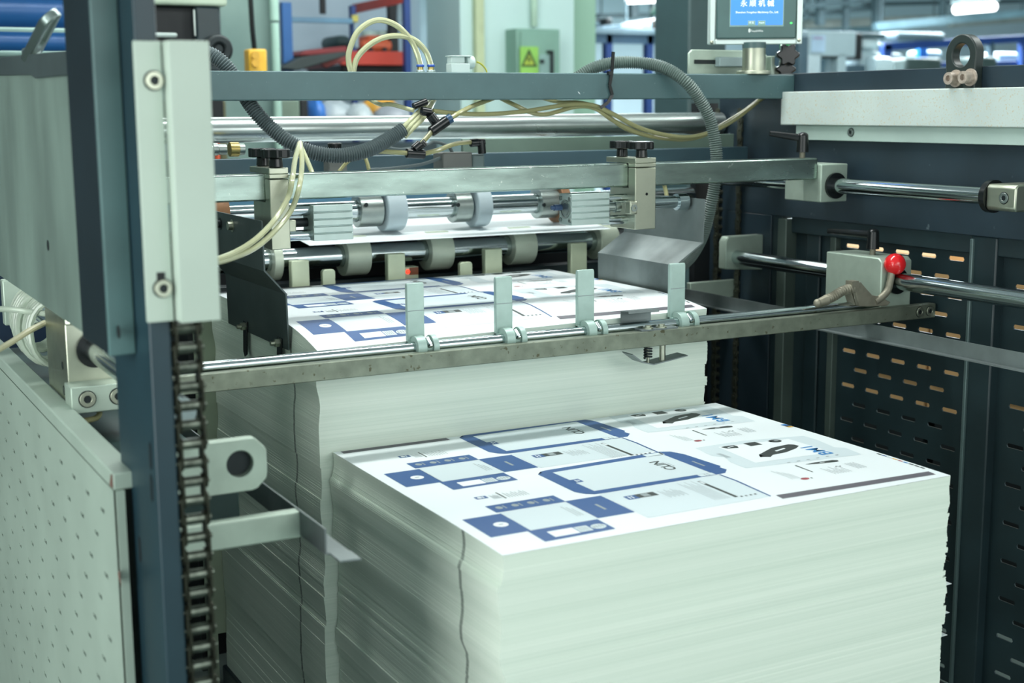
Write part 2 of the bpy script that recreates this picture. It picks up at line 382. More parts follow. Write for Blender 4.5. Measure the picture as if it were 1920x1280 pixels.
def print_sheet(parent, X, Y, zt):
    layers = {}
    def poly(mat, pts, lv=0): layers.setdefault((mat.name, lv), (mat, []))[1].append(pts)
    def rect(mat, x0, y0, x1, y1, lv=0): poly(mat, [(x0, y0), (x1, y0), (x1, y1), (x0, y1)], lv)
    def ell(mat, cx, cy, rx, ry, lv=0, n=20): poly(mat, [(cx + rx * math.cos(6.2832 * i / n), cy + ry * math.sin(6.2832 * i / n)) for i in range(n)], lv)
    texts = []
    for d in (0, .366):
        top = d > 0
        Q = lambda pts: [(x, y + d) for x, y in pts]
        # small folded box, unfolded: four blue flaps round a pale face
        rect(ink_pale, .104, .092 + d, .246, .212 + d)
        poly(ink_blue, Q([(.100, .261), (.100, .214), (.249, .214), (.249, .263)]))
        rect(ink_blue, .025, .091 + d, .105, .206 + d); rect(ink_blue, .248, .096 + d, .328, .217 + d)
        poly(ink_blue, Q([(.098, .092), (.098, .027), (.244, .030), (.244, .094)]))
        ell(ink_white, .074, .147 + d, .014, .014, 1); rect(ink_mid, .069, .145 + d, .079, .149 + d, 2)
        rect(ink_white, .126, .040 + d, .178, .072 + d, 1); rect(ink_pale, .180, .042 + d, .206, .071 + d, 1); ell(ink_pale, .224, .056 + d, .015, .013, 1)
        for k in range(4):
            rect(ink_mid, .184 + k * .005, .046 + d, .186 + k * .005, .067 + d, 2); rect(ink_mid, .213 + k * .006, .050 + d, .216 + k * .006, .063 + d, 2)
        for k in range(4):
            ell(ink_mid, .119 + k * .034, .240 + d, .007, .009, 1); rect(ink_mid, .129 + k * .034, .230 + d, .132 + k * .034, .250 + d, 1)
        for k in range(3): rect(ink_mid, .222 + k * .006, .125 + d, .2235 + k * .006, .19 + d - .01 * k, 1)
        rect(ink_mid, .286, .135 + d, .292, .172 + d, 1)
        # leaflet text beside it
        rect(ink_blue, .108, .309 + d, .133, .326 + d); ell(ink_white, .117, .3175 + d, .005, .005, 1); rect(ink_white, .123, .313 + d, .1265, .322 + d, 1)
        rect(ink_dark, .1595, .290 + d, .1625, .335 + d, 1)
        for k in range(6): rect(ink_mid, .139 + k * .003, .296 + d, .140 + k * .003, .325 + d - .004 * (k % 3), 1)
        for k in range(8): rect(ink_mid, .170 + k * .006, .292 + d, .1712 + k * .006, .328 + d - .006 * (k % 3), 1)
        # large box: blue frame with clipped corners round a pale face
        ymax = .795 - .366 if top else .446
        fr = [(.297, .262), (.309, .240), (.323, .230), (.35, .2285), (.612, .2315), (.638, .2335), (.657, .254), (.655, .275), (.663, .283),
              (.655, .40), (.650, .416), (.642, .437), (.620, .446), (.33, .433), (.313, .428), (.313, .420), (.299, .413)]
        poly(ink_blue, Q([(x, min(y, ymax)) for x, y in fr]))
        poly(ink_pale, Q([(.334, .250), (.612, .250), (.613, .424 if not top else .42), (.332, .410)]), 1)
        rect(ink_blue, .332, .318 + d, .352, .342 + d, 2); rect(ink_white, .339, .323 + d, .342, .337 + d, 3); rect(ink_white, .345, .325 + d, .348, .335 + d, 3)
        rect(ink_pale, .578, .2335 + d, .614, .2495 + d, 1)
        if not top: rect(ink_pale, .572, .4205 + d, .618, .441 + d, 1)
        rect(ink_mid, .592, .234 + d, .594, .247 + d, 2); rect(ink_mid, .600, .234 + d, .602, .247 + d, 2)
        rect(ink_mid, .632, .30 + d, .637, .345 + d, 1)
        texts.append(('CLIN', .034, .562, .344 + d, ink_dark))
        rect(ink_mid, .578, .33 + d, .5795, .358 + d, 2)
        # side panel with fine print
        yb = .089 if top else .055
        poly(ink_pale, Q([(.330, yb), (.612, yb + .002), (.618, .229), (.330, .226)]))
        rect(ink_blue, .361, .165 + d, .386, .189 + d, 1); rect(ink_dark, .386, .166 + d, .430, .190 + d, 1); rect(ink_mid, .398, .169 + d, .414, .187 + d, 2)
        rect(ink_white, .367, .170 + d, .370, .184 + d, 2); rect(ink_white, .374, .170 + d, .377, .184 + d, 2)
        for k in range(9): rect(ink_mid, .44 + k * .005, .140 + d + .006 * (k % 2), .4413 + k * .005, .19 + d - .008 * (k % 3), 1)
        for k in range(7): rect(ink_mid, .505 + k * .0055, .085 + d, .5062 + k * .0055, .215 + d - .015 * (k % 3), 1)
        rect(ink_dark, .549, .083 + d, .557, .187 + d, 1); rect(ink_white, .551, .187 + d, .555, .205 + d, 1); rect(ink_dark, .549, .205 + d, .557, .208 + d, 1)
        rect(ink_mid, .549, .187 + d, .5505, .206 + d, 2); rect(ink_mid, .5555, .187 + d, .557, .206 + d, 2)
        for k in range(4): rect(ink_dark, .561 + k * .011, .079 + d, .566 + k * .011, .085 + d, 1)
        poly(ink_blue, Q([(.612, .057), (.616, .057), (.620, .12), (.624, .175), (.622, .229), (.618, .229), (.619, .175), (.6155, .12)]), 1)
        # tool leaflet on a grey ground
        poly(ink_pale, Q([(.708, min(.436, ymax)), (.698, .36), (.716, .34), (.700, .30), (.698, .243), (.822, .229), (.985, .213), (.993, .274), (.976, .29), (.988, .36), (.987, .407), (.84, min(.437, ymax))]))
        poly(ink_white, Q([(.742, .268), (.942, .257), (.938, .400), (.756, min(.417, ymax))]), 1)
        poly(ink_dark, Q([(.780, .300), (.792, .296), (.80, .290), (.815, .302), (.855, .306), (.895, .322), (.916, .337), (.914, .352), (.905, .360), (.880, .357), (.853, .353), (.815, .332), (.79, .318), (.795, .306)]), 2)
        poly(ink_white, Q([(.842, .321), (.875, .332), (.874, .338), (.841, .328)]), 3)
        poly(ink_dark, Q([(.760, .412), (.764, .395), (.790, .388), (.797, .402), (.795, .413), (.772, .415)]), 2); poly(ink_white, Q([(.77, .399), (.79, .404), (.789, .407), (.769, .402)]), 3)
        rect(ink_dark, .823, .387 + d, .855, .415 + d, 2); ell(ink_dark, .900, .399 + d, .015, .013, 2); ell(ink_mid, .903, .400 + d, .006, .005, 3); rect(ink_dark, .884, .395 + d, .89, .407 + d, 2)
        for k in range(3): rect(ink_mid, .716 + k * .004, .33 + d, .7172 + k * .004, .37 + d, 2)
        texts.append(('BM1', .046, .924, .288 + d, ink_cyan))
        for k in range(6): rect(ink_mid, .80 + .026 * k, .233 + d, .808 + .026 * k, .2365 + d, 2)
        poly(ink_dark, Q([(.824, .206), (.850, .198), (.893, .191), (.903, .192), (.906, .200), (.897, .206), (.85, .209)]), 1); rect(ink_white, .858, .200 + d, .872, .2025 + d, 2)
        poly(ink_dark, Q([(.799, .210), (.803, .210), (.800, .152), (.797, .152)]), 1)
        ell(ink_red, .752, .121 + d, .010, .007, 1); rect(ink_dark, .744, .123 + d, .757, .125 + d, 2); rect(ink_dark, .766, .116 + d, .769, .122 + d, 1)
        for k in range(4): rect(ink_mid, .728 + k * .006, .13 + d, .729 + k * .006, .20 + d - .01 * k, 1)
        for k in range(7): rect(ink_mid, .83 + k * .007, .118 + d, .8313 + k * .007, .168 + d - .012 * (k % 3), 1)
        for k in range(2): rect(ink_dark, .865 + k * .011, .158 + d, .869 + k * .011, .162 + d, 1)
        for k in range(4): rect(ink_mid, .90 + k * .007, .128 + d, .9015 + k * .007, .172 + d, 1)
    poly(ink_grey, [(.624, .033), (1.007, .019), (1.010, .043), (.627, .058)]); rect(ink_grey, .016, .772, .272, .793)
    for k, mm in enumerate((ink_cyan, ink_blue, ink_dark, ink_orange)): rect(mm, 1.012, .512 - k * .008, 1.026, .520 - k * .008, 1)
    for k in range(9): rect((ink_dark, ink_blue, ink_pale, ink_orange, ink_red, ink_cyan, ink_dark, ink_dark, ink_dark)[k], 1.016, .19 - k * .016, 1.021, .203 - k * .016, 1)
    cutx = [W * i / 12 for i in range(1, 12)]; cuty = [.015, .03, .05, .07, .09, .12, .15, .18, .21, .24, .4, .6]
    def emit(mat, bm, lv):
        for axis, cuts in ((0, cutx), (1, cuty)):
            for c in cuts:
                co = Vector((c, 0, 0)) if axis == 0 else Vector((0, c, 0)); no = Vector((1, 0, 0)) if axis == 0 else Vector((0, 1, 0))
                bmesh.ops.bisect_plane(bm, geom=bm.verts[:] + bm.edges[:] + bm.faces[:], plane_co=co, plane_no=no)
        bm.verts.index_update(); mb = MB()
        def zz(x, y):                          # height on the sheet's own facets
            g = [0] + cuty + [D]
            for a, b in zip(g, g[1:]):
                if a <= y <= b:
                    t = (y - a) / (b - a); return zt(x, a) * (1 - t) + zt(x, b) * t
            return zt(x, y)
        mb.add([(X + v.co.x, Y + v.co.y, zz(v.co.x, v.co.y) + .0007 + .0002 * lv) for v in bm.verts], [[v.index for v in f.verts] for f in bm.faces])
        bm.free(); return mb
    allv = {}
    for (nm, lv), (mat, polys) in layers.items():
        bm = bmesh.new()
        for p in polys:
            f = bm.faces.new([bm.verts.new((x, min(y, D), 0)) for x, y in p])
        bmesh.ops.triangulate(bm, faces=bm.faces[:]); bm.normal_update()
        mb = emit(mat, bm, lv); A_ = allv.setdefault(nm, (mat, MB()))[1]; A_.add(mb.v, mb.f)
    for body, size, x, y, mat in texts:
        tm = text_mb(body, size, (x, y, 0), (0, 1, 0), (-1, 0, 0), bold=.0006)
        bm = bmesh.new(); vs = [bm.verts.new(v) for v in tm.v]
        for f in tm.f:
            try: bm.faces.new([vs[i] for i in f])
            except ValueError: pass
        bmesh.ops.remove_doubles(bm, verts=bm.verts[:], dist=1e-6); bmesh.ops.triangulate(bm, faces=bm.faces[:])
        mb = emit(mat, bm, 3); A_ = allv.setdefault(mat.name, (mat, MB()))[1]; A_.add(mb.v, mb.f)
    for nm, (mat, mb) in allv.items():
        o = obj('print', mb, mat, parent, smooth=False, kind='stuff')

front = make_pile('front pile of printed white board, its top sheet fully in view', 0, 0, .91, .004, 11, 1.0, True, 0.151)
back = make_pile('taller back pile of printed board under the jogger fingers', -.026, .803, 1.172, .036, 31, .35, False, 0.965)
# sheets that stick out of the right side of the front pile
for (u, v, dz) in ((1772, 1098, .0), (1768, 1152, .0), (1764, 1194, .0)):
    p = P(u, v, 'y', .012); mb = MB()
    mb.add([p + Vector((-.02, 0, 0)), p + Vector((.012, -.006, .004)), p + Vector((.010, .10, .004)), p + Vector((-.02, .12, 0)),
            p + Vector((-.02, 0, .001)), p + Vector((.012, -.006, .005)), p + Vector((.010, .10, .005)), p + Vector((-.02, .12, .001))],
           [(0, 3, 2, 1), (4, 5, 6, 7), (0, 1, 5, 4), (1, 2, 6, 5), (2, 3, 7, 6), (3, 0, 4, 7)])
    obj('loose_corner', mb, sheet_m, front, smooth=False)
tag(obj('lift_platform', MB().box((-.04, -.03, 0), (1.06, 1.61, .13)), navy, bevel=.005), 'dark lifting platform under both paper piles', 'platform')

# ------------------------------------------------------------------ jogger carriage: flat bar and round rail with four fingers across the back pile
jc = thing('jogger_carriage', 'long stained steel bar with round rail and four upright fingers before the back pile', 'machine carriage', (.54, .76, 1.07))
BL, BRx = -.56, 1.70
obj('flat_bar', MB().box((BL, .725, 1.086), (BRx, .752, 1.124)), oldsteel, jc, bevel=.002)
obj('round_rail', MB().cyl((BL + .1, .768, 1.130), (1.545, .768, 1.130), .0125, 24), chrome, jc)
fmats = [(757, 795, 531, 640), (924, 961, 519, 626), (1078, 1115, 506, 612), (1252, 1286, 494, 596)]
for (ul, ur, vt, vb) in fmats:
    x0 = P(ul + 6, vt, 'y', .785).x; x1 = P(ur, vt, 'y', .785).x; zt_ = P((ul + ur) / 2, vt, 'y', .785).z
    f = MB(); f.prism([(.786, 1.135), (.798, 1.135), (.798, zt_ - .006), (.795, zt_), (.789, zt_), (.786, zt_ - .006)], 'x', x0, x1)
    fo = obj('stop_finger', f, finger_m, jc, bevel=.0015)
    xc = x1 + .012
    obj('clamp_collar', MB().ring((x0 + .006, .768, 1.130), (x0 + .028, .768, 1.130), .026, .0125, 24).ring((x0 + .044, .768, 1.130), (x0 + .058, .768, 1.130), .026, .0125, 24)
        .ring((x0 + .028, .768, 1.130), (x0 + .044, .768, 1.130), .019, .0125, 24).box((x0, .770, 1.128), (x1, .798, 1.142)), finger_m, fo, bevel=.001)
    obj('screw', MB().cyl((x0 + .036, .745, 1.136), (x0 + .036, .762, 1.148), .007, 14).cyl((x0 + .036, .742, 1.134), (x0 + .036, .745, 1.136), .0045, 6), chrome, fo)
    obj('scribe_line', MB().box((x0 + .0005, .7855, zt_ - .062), (x1 - .0005, .7862, zt_ - .0605)), ink_mid, fo, smooth=False)
# spring hold-down
pb = P(1200, 600, 'y', .78)
obj('hold_down_plate', MB().sheetplate([(.765, 1.126), (.786, 1.126), (.786, 1.168), (.752, 1.172), (.748, 1.166)], 'x', pb.x - .052, pb.x + .034, .002)
    .box((pb.x - .03, .728, 1.124), (pb.x + .075, .766, 1.128)), stainless, jc)
for u, v in ((1215, 612), (1240, 610)):
    q = P(u, v, 'y', .738); obj('screw', MB().cyl((q.x, .738, 1.128), (q.x, .738, 1.131), .013, 18).cyl((q.x, .738, 1.131), (q.x, .738, 1.136), .008, 6), nickel, jc)
qs, qp = P(1215, 655, 'y', .738).x, P(1242, 655, 'y', .738).x
coil = [(qs + .009 * math.cos(t), .738 + .009 * math.sin(t), 1.086 - .0065 * t / 6.2832) for t in [i * .4 for i in range(72)]]
obj('spring', MB().tube(coil, .0022, 6), dark, jc); obj('guide_pin', MB().cyl((qp, .738, 1.048), (qp, .738, 1.09), .0075, 14), nickel, jc); obj('guide_pin', MB().cyl((qs, .738, 1.046), (qs, .738, 1.09), .004, 10), nickel, jc)
xa, xb_, xc_, xd = (P(u, v, 'y', .738).x for u, v in ((1178, 650), (1198, 664), (1218, 672), (1282, 658)))
obj('pressure_foot', MB().sheetplate([(xa, 1.072), (xb_, 1.05), (xc_, 1.042), (xd, 1.055)], 'y', .720, .765, .0025), stainless, jc)
# sliding blocks at both ends
RX = 1.58; LX = -.504
for sx, RXc in (('r', RX), ('l', LX)):
    bo = obj('slide_block', MB().prism([(.752, 1.085), (.97, 1.085), (.97, 1.252), (.765, 1.252), (.752, 1.242)], 'x', RXc - .053, RXc + .053), olive if sx == 'r' else nickel, jc, bevel=.003, label='light zinc sliding block on the %s guide rod' % ('right' if sx == 'r' else 'left'))
    obj('bushing', MB().ring((RXc, .744, 1.19), (RXc, .756, 1.19), .035, .022, 28), black, bo)
    for dx in (-.028, .028) if sx == 'l' else (.062, .098):
        bolt(bo, (RXc + dx, .725, 1.105), (0, -1, 0), .0125, .004, nickel, 'bolt')
obj('step_ledge', MB().box((LX - .06, .690, 1.078), (LX + .06, .754, 1.13)), olive, jc, bevel=.002)
for dx in (-.03, .028): bolt(jc, (LX + dx, .690, 1.105), (0, -1, 0), .015, .004, nickel)
for (z, r) in ((1.115, .010), (1.165, .008)):
    obj('side_hole', MB().cyl((LX - .0531, .80, z - .01), (LX - .0540, .80, z - .01), r, 16), black, jc)
def lever(parent, base, tip, h):              # clamping lever: hub and slim tapered arm
    b, t = Vector(base), Vector(tip)
    obj('lever_stud', MB().cyl(b, b + Vector((0, 0, .022)), .008, 12), rust, parent)
    lv = obj('clamp_lever', MB().cyl(b + Vector((0, 0, .016)), b + Vector((0, 0, h)), .0175, 18, .0155).sphere(b + Vector((0, 0, h)), .0155, 14, 8, .6), black, parent)
    s = b + Vector((0, 0, h - .008)); pts = [s.lerp(t, i / 8) for i in range(9)]
    obj('lever_arm', MB().tube(pts, .01, 10, rf=lambda i: .0115 - .004 * i / 8), black, lv)
lever(jc, (RX - .005, .84, 1.252), P(1553, 433, 'y', .97), .062)
# toggle clamp with the red ball
ty = .738
tb = lambda u, v, y=ty: P(u, v, 'y', y)
cl = obj('toggle_clamp', MB().oprism([(tb(u, v).x, tb(u, v).z) for u, v in ((1634, 574), (1610, 574), (1600, 538), (1604, 530), (1613, 529), (1622, 540), (1634, 553), (1646, 555), (1668, 566), (1662, 573))], (0, ty - .004, 0), (1, 0, 0), (0, 0, 1), (0, 1, 0), .014), rust, jc, bevel=.0015)
obj('clamp_web', MB().oprism([(tb(u, v).x, tb(u, v).z) for u, v in ((1600, 545), (1610, 574), (1636, 574), (1620, 548))], (0, ty + .012, 0), (1, 0, 0), (0, 0, 1), (0, 1, 0), .03), rust, cl, bevel=.001)
hb = obj('clamp_handle', MB().tube(spline([tb(1640, 566), tb(1652, 558), tb(1664, 545), tb(1669, 528), tb(1672, 510)], 6), .0095, 12), rust, cl)
bc = tb(1678, 495); obj('ball_knob', MB().sphere(bc, .0285, 28, 18), redm, hb, label='glossy red ball knob')
sp = resample(spline([tb(1598, 540), tb(1580, 545), tb(1562, 556), tb(1548, 562)], 8), .0015)
obj('clamp_spring', MB().tube(sp, .012, 12, rf=lambda i: .0115 + .002 * math.sin(i * 1.3)), rust, cl)
obj('clamp_nose', MB().cyl(tb(1550, 562), tb(1534, 568), .014, 14, .010).sphere(tb(1533, 568), .011, 12, 8), rust, cl)
obj('clamp_nut', MB().box(tb(1600, 533) + Vector((-.014, -.012, -.018)), tb(1600, 533) + Vector((.008, .014, .010))), rust, cl)

# ------------------------------------------------------------------ guide rods
gr = thing('guide_rod', 'polished lower guide rod along the right side frame', 'guide rod', (RX, .5, 1.19), 'lower guide rods')
obj('rod', MB().cyl((RX, -.35, 1.19), (RX, 1.44, 1.19), .0225, 32), chrome, gr)
obj('rod_bracket', MB().prism([(RX - .045, 1.155), (RX + .1, 1.145), (RX + .1, 1.255), (RX - .035, 1.255), (RX - .045, 1.24)], 'y', 1.44, 1.475), olive, gr, bevel=.003)
gl = thing('guide_rod', 'polished lower guide rod behind the tall left post', 'guide rod', (LX, .5, 1.19), 'lower guide rods')
obj('rod', MB().cyl((LX, .10, 1.19), (LX, 1.5, 1.19), .0225, 32), chrome, gl)
obj('rod_bracket', MB().box((LX - .06, 1.5, 1.14), (LX + .05, 1.535, 1.25)), olive, gl, bevel=.003)
gu = thing('guide_rod', 'polished upper guide rod with dark collar high on the right side frame', 'guide rod', (RX, .7, 1.43), 'upper guide rods')
obj('rod', MB().cyl((RX, .44, 1.43), (RX, 1.6, 1.43), .0215, 32), chrome, gu)
obj('collar', MB().ring((RX, .430, 1.43), (RX, .446, 1.43), .040, .0215, 32), black, gu)
eb = obj('rod_bracket', MB().prism([(RX - .030, 1.405), (RX - .022, 1.398), (RX + .10, 1.398), (RX + .10, 1.462), (RX - .022, 1.462), (RX - .030, 1.455)], 'y', .34, .430), nickel, gu, bevel=.004)
bolt(eb, (RX - .030, .375, 1.43), (-1, 0, 0), .013, .002, steel)

# ------------------------------------------------------------------ square bar carriage above the back pile
sb = thing('square_bar_carriage', 'long square zinc bar over the back pile, right end on the upper guide rod', 'machine carriage', (.5, 1.05, 1.44))
obj('square_bar', MB().box((-.58, 1.02, 1.448), (1.53, 1.08, 1.507)), galv, sb, bevel=.004)
so = obj('slide_block', MB().prism([(1.005, 1.385), (1.16, 1.385), (1.16, 1.49), (1.005, 1.49)], 'x', RX - .05, RX + .045), olive, sb, bevel=.003)
obj('bushing', MB().ring((RX, .997, 1.43), (RX, 1.006, 1.43), .036, .0215, 28), black, so)
obj('seal', MB().box((RX + .044, 1.02, 1.395), (RX + .058, 1.09, 1.47)), black, so, bevel=.003)
_q = P(1504, 300, 'y', 1.05)
lever(sb, (_q.x, 1.05, 1.507), P(1443, 250, 'y', 1.10), .062)

# ------------------------------------------------------------------ side joggers on the square bar
def knob(parent, c, r, h):
    c = Vector(c); n = 56; prof = [(r * (1 + .10 * math.cos(7 * 6.2832 * i / n)) * math.cos(6.2832 * i / n), r * (1 + .10 * math.cos(7 * 6.2832 * i / n)) * math.sin(6.2832 * i / n)) for i in range(n)]
    mb = MB().oprism(prof, c + Vector((0, 0, h)), (1, 0, 0), (0, 1, 0), (0, 0, 1), h * .95).cyl(c, c + Vector((0, 0, h)), r * .52, 20, r * .46)
    return obj('clamp_knob', mb, black, parent, bevel=.002)
def ribs(x0, x1, y0, y1, z0, z1):              # grooved front of an extruded cylinder body
    n = 5; pts = [(y1, z0)]; h = (z1 - z0) / n
    for k in range(n):
        a = z0 + k * h; pts += [(y0 + .0022, a), (y0 + .0022, a + .0014), (y0, a + .0018), (y0, a + h - .0014), (y0 + .0022, a + h - .0010)] if k else [(y0, a), (y0, a + h - .0014), (y0 + .0022, a + h - .0010)]
    pts[-1] = (y0, z1); pts.append((y1, z1)); return MB().prism(pts, 'x', x0, x1)
def clamp_head(t, x0, x1):
    cb = obj('clamp_block', MB().prism([(.985, 1.340), (1.105, 1.340), (1.105, 1.446), (1.018, 1.446), (1.018, 1.497), (.985, 1.497)], 'x', x0, x1), nickel, t, bevel=.002)
    obj('cap_plate', MB().box((x0, .985, 1.5085), (x1, 1.125, 1.522)).box((x0, .985, 1.4985), (x1, 1.0185, 1.5085)), nickel, t, bevel=.0015)
    for y in (1.008, 1.10): knob(t, ((x0 + x1) / 2 + .002, y, 1.522), .030, .021)
    return cb
# left
jl = thing('side_jogger', 'left side jogger head clamped on the square bar with dark bent guide plate', 'paper jogger', (-.04, 1.04, 1.34))
cbk = clamp_head(jl, -.060, -.015)
tm = text_mb('-040-', .017, (-.037, .9847, 1.416), (0, 0, 1), (-1, 0, 0)); obj('stamped_number', tm, ink_mid, cbk, smooth=False)
tm = text_mb('Z', .008, (-.033, .9847, 1.447), (0, 0, 1), (-1, 0, 0)); obj('stamped_letter', tm, ink_mid, cbk, smooth=False)
xa, xb_ = P(588, 416, 'y', 1.0).x, P(662, 416, 'y', 1.0).x
za, zb = P(625, 450, 'y', 1.0).z, P(625, 384, 'y', 1.0).z
obj('cylinder_body', ribs(xa, xb_, 1.0, 1.07, za, zb), alu, jl, bevel=.001)
for z in (P(565, 394, 'y', 1.03).z, P(565, 441, 'y', 1.03).z): obj('piston_rod', MB().cyl((-.016, 1.03, z), (xa + .002, 1.03, z), .0125, 20), chrome, jl)
obj('centre_rod', MB().cyl((-.016, 1.045, (za + zb) / 2), (xa + .002, 1.045, (za + zb) / 2), .0105, 18), dark, jl)
obj('anchor_nut', MB().box((-.016, .993, (za + zb) / 2 - .016), (.002, 1.02, (za + zb) / 2 + .010)), nickel, jl, bevel=.002)
gp = obj('guide_plate', MB().sheetplate([(-.090, 1.408), (-.088, 1.297), (-.040, 1.242), (-.038, 1.115)], 'y', .96, 1.42, .0035), darksheet, jl)
for (u, v) in ((414, 419), (436, 423)):
    q = P(u, v, 'x', -.088); obj('plate_bolt', MB().cyl(q, q + Vector((-.012, 0, 0)), .010, 16).cyl(q + Vector((.001, 0, 0)), q + Vector((-.002, 0, 0)), .015, 18), dark if u < 420 else nickel, gp)
for (u, v, du) in ((462, 611, -4), (526, 642, -1)):
    q = P(u, v, 'x', -.0385); obj('wing_stud', MB().cyl(q, q + Vector((-.014, 0, 0)), .010, 6).cyl(q, q + Vector((-.024, 0, 0)), .0055, 12), nickel, gp)
    obj('hanging_tab', MB().prism([(q.y - .016, q.z + .012), (q.y + .016, q.z + .012), (q.y + .024, q.z - .066), (q.y + .014, q.z - .078), (q.y - .004, q.z - .070)], 'x', -.0385, -.042), black, gp, bevel=.001)
# right
jr = thing('side_jogger', 'right side jogger head clamped on the square bar with bright stainless guide plate', 'paper jogger', (.94, 1.04, 1.34))
cbr = clamp_head(jr, .905, .968)
obj('block_hole', MB().cyl((.94, .9845, 1.43), (.94, .9862, 1.43), .0038, 12), black, cbr)
xa, xb_ = P(1072, 391, 'y', 1.0).x, P(1143, 391, 'y', 1.0).x; za, zb = P(1108, 421, 'y', 1.0).z, P(1108, 363, 'y', 1.0).z
cyb = obj('cylinder_body', ribs(xa, xb_, 1.0, 1.062, za, zb), alu, jr, bevel=.001)
zc = (za + zb) / 2
obj('end_cap', MB().ring((xa - .001, 1.031, zc), (xa - .0025, 1.031, zc), .024, .019, 28).cyl((xa - .0005, 1.031, zc), (xa - .0015, 1.031, zc), .016, 24), steel, cyb)
for dy in (-.023, .023):
    for dz in (-.027, .027): obj('cap_screw', MB().ring((xa - .0005, 1.031 + dy, zc + dz), (xa - .003, 1.031 + dy, zc + dz), .006, .0035, 12), steel, cyb)
obj('air_fitting', MB().cyl((xa, 1.05, zc + .004), (xa - .022, 1.05, zc + .004), .008, 14).cyl((xa - .02, 1.05, zc + .004), (xa - .03, 1.05, zc + .004), .0055, 12), M('blue_fitting', (60, 84, 120), .4), cyb)
for z in (P(1165, 372, 'y', 1.03).z, P(1165, 411, 'y', 1.03).z): obj('piston_rod', MB().cyl((xb_ - .002, 1.03, z), (.906, 1.03, z), .0125, 20), chrome, jr)
obj('centre_rod', MB().cyl((xb_ - .002, 1.03, zc), (.885, 1.03, zc), .010, 18).cyl((.87, 1.03, zc), (.885, 1.03, zc), .014, 20), steel, jr)
nb = obj('anchor_nut', MB().box((.884, .975, zc - .016), (.906, 1.0, zc + .017)), nickel, jr, bevel=.003)
obj('anchor_screw', MB().ring((.895, .975, zc), (.895, .972, zc), .009, .004, 16), steel, nb)
obj('push_rod', MB().cyl((.967, 1.04, 1.402), (1.10, 1.04, 1.402), .016, 20).cyl((1.07, 1.04, 1.402), (1.10, 1.04, 1.402), .022, 22), chrome, jr)
gpr = obj('guide_plate', MB().sheetplate([(1.022, 1.115), (1.020, 1.242), (1.106, 1.297), (1.110, 1.412)], 'y', .965, 1.345, .0035), stainless, jr)
obj('plate_hole', MB().cyl(P(1288, 390, 'x', 1.108), P(1288, 390, 'x', 1.108) + Vector((-.0015, 0, 0)), .009, 18), ink_white, gpr)

# ------------------------------------------------------------------ rollers, stops and the sheet coming in
YR = 1.70
lo = thing('roller_shaft', 'lower chrome delivery shaft with five grey painted collars', 'roller', (.7, YR, 1.2))
zl = 1.238
obj('shaft', MB().cyl((-.06, YR, zl), (1.32, YR, zl), .030, 32), chrome, lo)
for (u0, u1) in ((497, 520), (634, 684), (790, 838), (945, 992), (1104, 1145)):
    xa, xb_ = P(u0 + 6, 470, 'y', YR).x, P(u1, 470, 'y', YR).x
    obj('collar', MB().ring((xa, YR, zl), (xb_, YR, zl), .057, .030, 40), collar_m, lo, bevel=.002)
up = thing('roller_shaft', 'upper chrome delivery shaft with pale nylon and brown discs', 'roller', (.7, YR + .02, 1.3))
zu = 1.362; YU = 1.72
obj('shaft', MB().cyl((-.05, YU, zu), (1.60, YU, zu), .030, 32), chrome, up)
for (u0, u1) in ((667, 706), (846, 872), (1004, 1036)):
    xa, xb_ = P(u0, 388, 'y', YU).x, P(u1 + 4, 388, 'y', YU).x
    hbk = obj('hub', MB().ring((xa, YU, zu), (xb_, YU, zu), .047, .030, 36), steel, up, bevel=.002)
    q = P((u0 + u1) / 2, 384, 'y', YU - .046); obj('set_screw', MB().cyl((q.x, YU - .044, q.z), (q.x, YU - .048, q.z), .006, 12), dark, hbk)
for (u0, u1, mt) in ((708, 750, plastic_disc), (876, 908, plastic_disc), (1032, 1054, bronze)):
    xa, xb_ = P(u0 + 6, 388, 'y', YU).x, P(u1, 388, 'y', YU).x
    obj('disc', MB().ring((xa, YU, zu), (xb_, YU, zu), .062, .030, 44), mt, up, bevel=.003)
xs_ = P(408, 385, 'y', YU).x; obj('end_disc', MB().ring((xs_ - .05, YU, zu + .01), (xs_ + .02, YU, zu + .01), .05, .02, 30), bronze, up)
sheet = [(1.60, 1.282), (1.68, 1.290), (1.76, 1.300), (1.86, 1.318), (2.02, 1.326), (2.3, 1.33)]
tag(obj('incoming_sheet', MB().sheetplate(sheet, 'x', .25, 1.22, .0012), sheet_m), 'printed board sheet coming out between the two roller shafts', 'sheet')
for i, (ul, ur, vt) in enumerate(((541, 580, 489), (722, 760, 476), (905, 942, 467), (1066, 1101, 456))):
    xa, xb_ = P(ul + 5, vt, 'y', 1.615).x, P(ur, vt, 'y', 1.615).x; zt_ = P(ul + 10, vt, 'y', 1.615).z
    tag(obj('stack_stop', MB().box((xa, 1.615, 1.0), (xb_, 1.64, zt_)), stop_m, bevel=.003),
        ('leftmost', 'second from left', 'third from left', 'rightmost')[i] + ' wide pale stop plate behind the back pile', 'stop plate', 'wide stop plates')
for i, (ul, ur, vt) in enumerate(((604, 628, 505), (862, 885, 491))):
    xa, xb_ = P(ul, vt, 'y', 1.615).x, P(ur, vt, 'y', 1.615).x; zt_ = P(ul + 10, vt, 'y', 1.615).z; e = .006
    tag(obj('small_stop', MB().prism([(xa, 1.0), (xb_, 1.0), (xb_, zt_ - e), (xb_ - e, zt_), (xa + e, zt_), (xa, zt_ - e)], 'y', 1.612, 1.63), stop_m, bevel=.002),
        'narrow round-topped stop plate, the %s of the pair behind the back pile' % ('left' if i == 0 else 'right'), 'stop plate', 'narrow stop plates')
q = P(758, 503, 'y', 1.66); q2 = P(780, 514, 'y', 1.66)
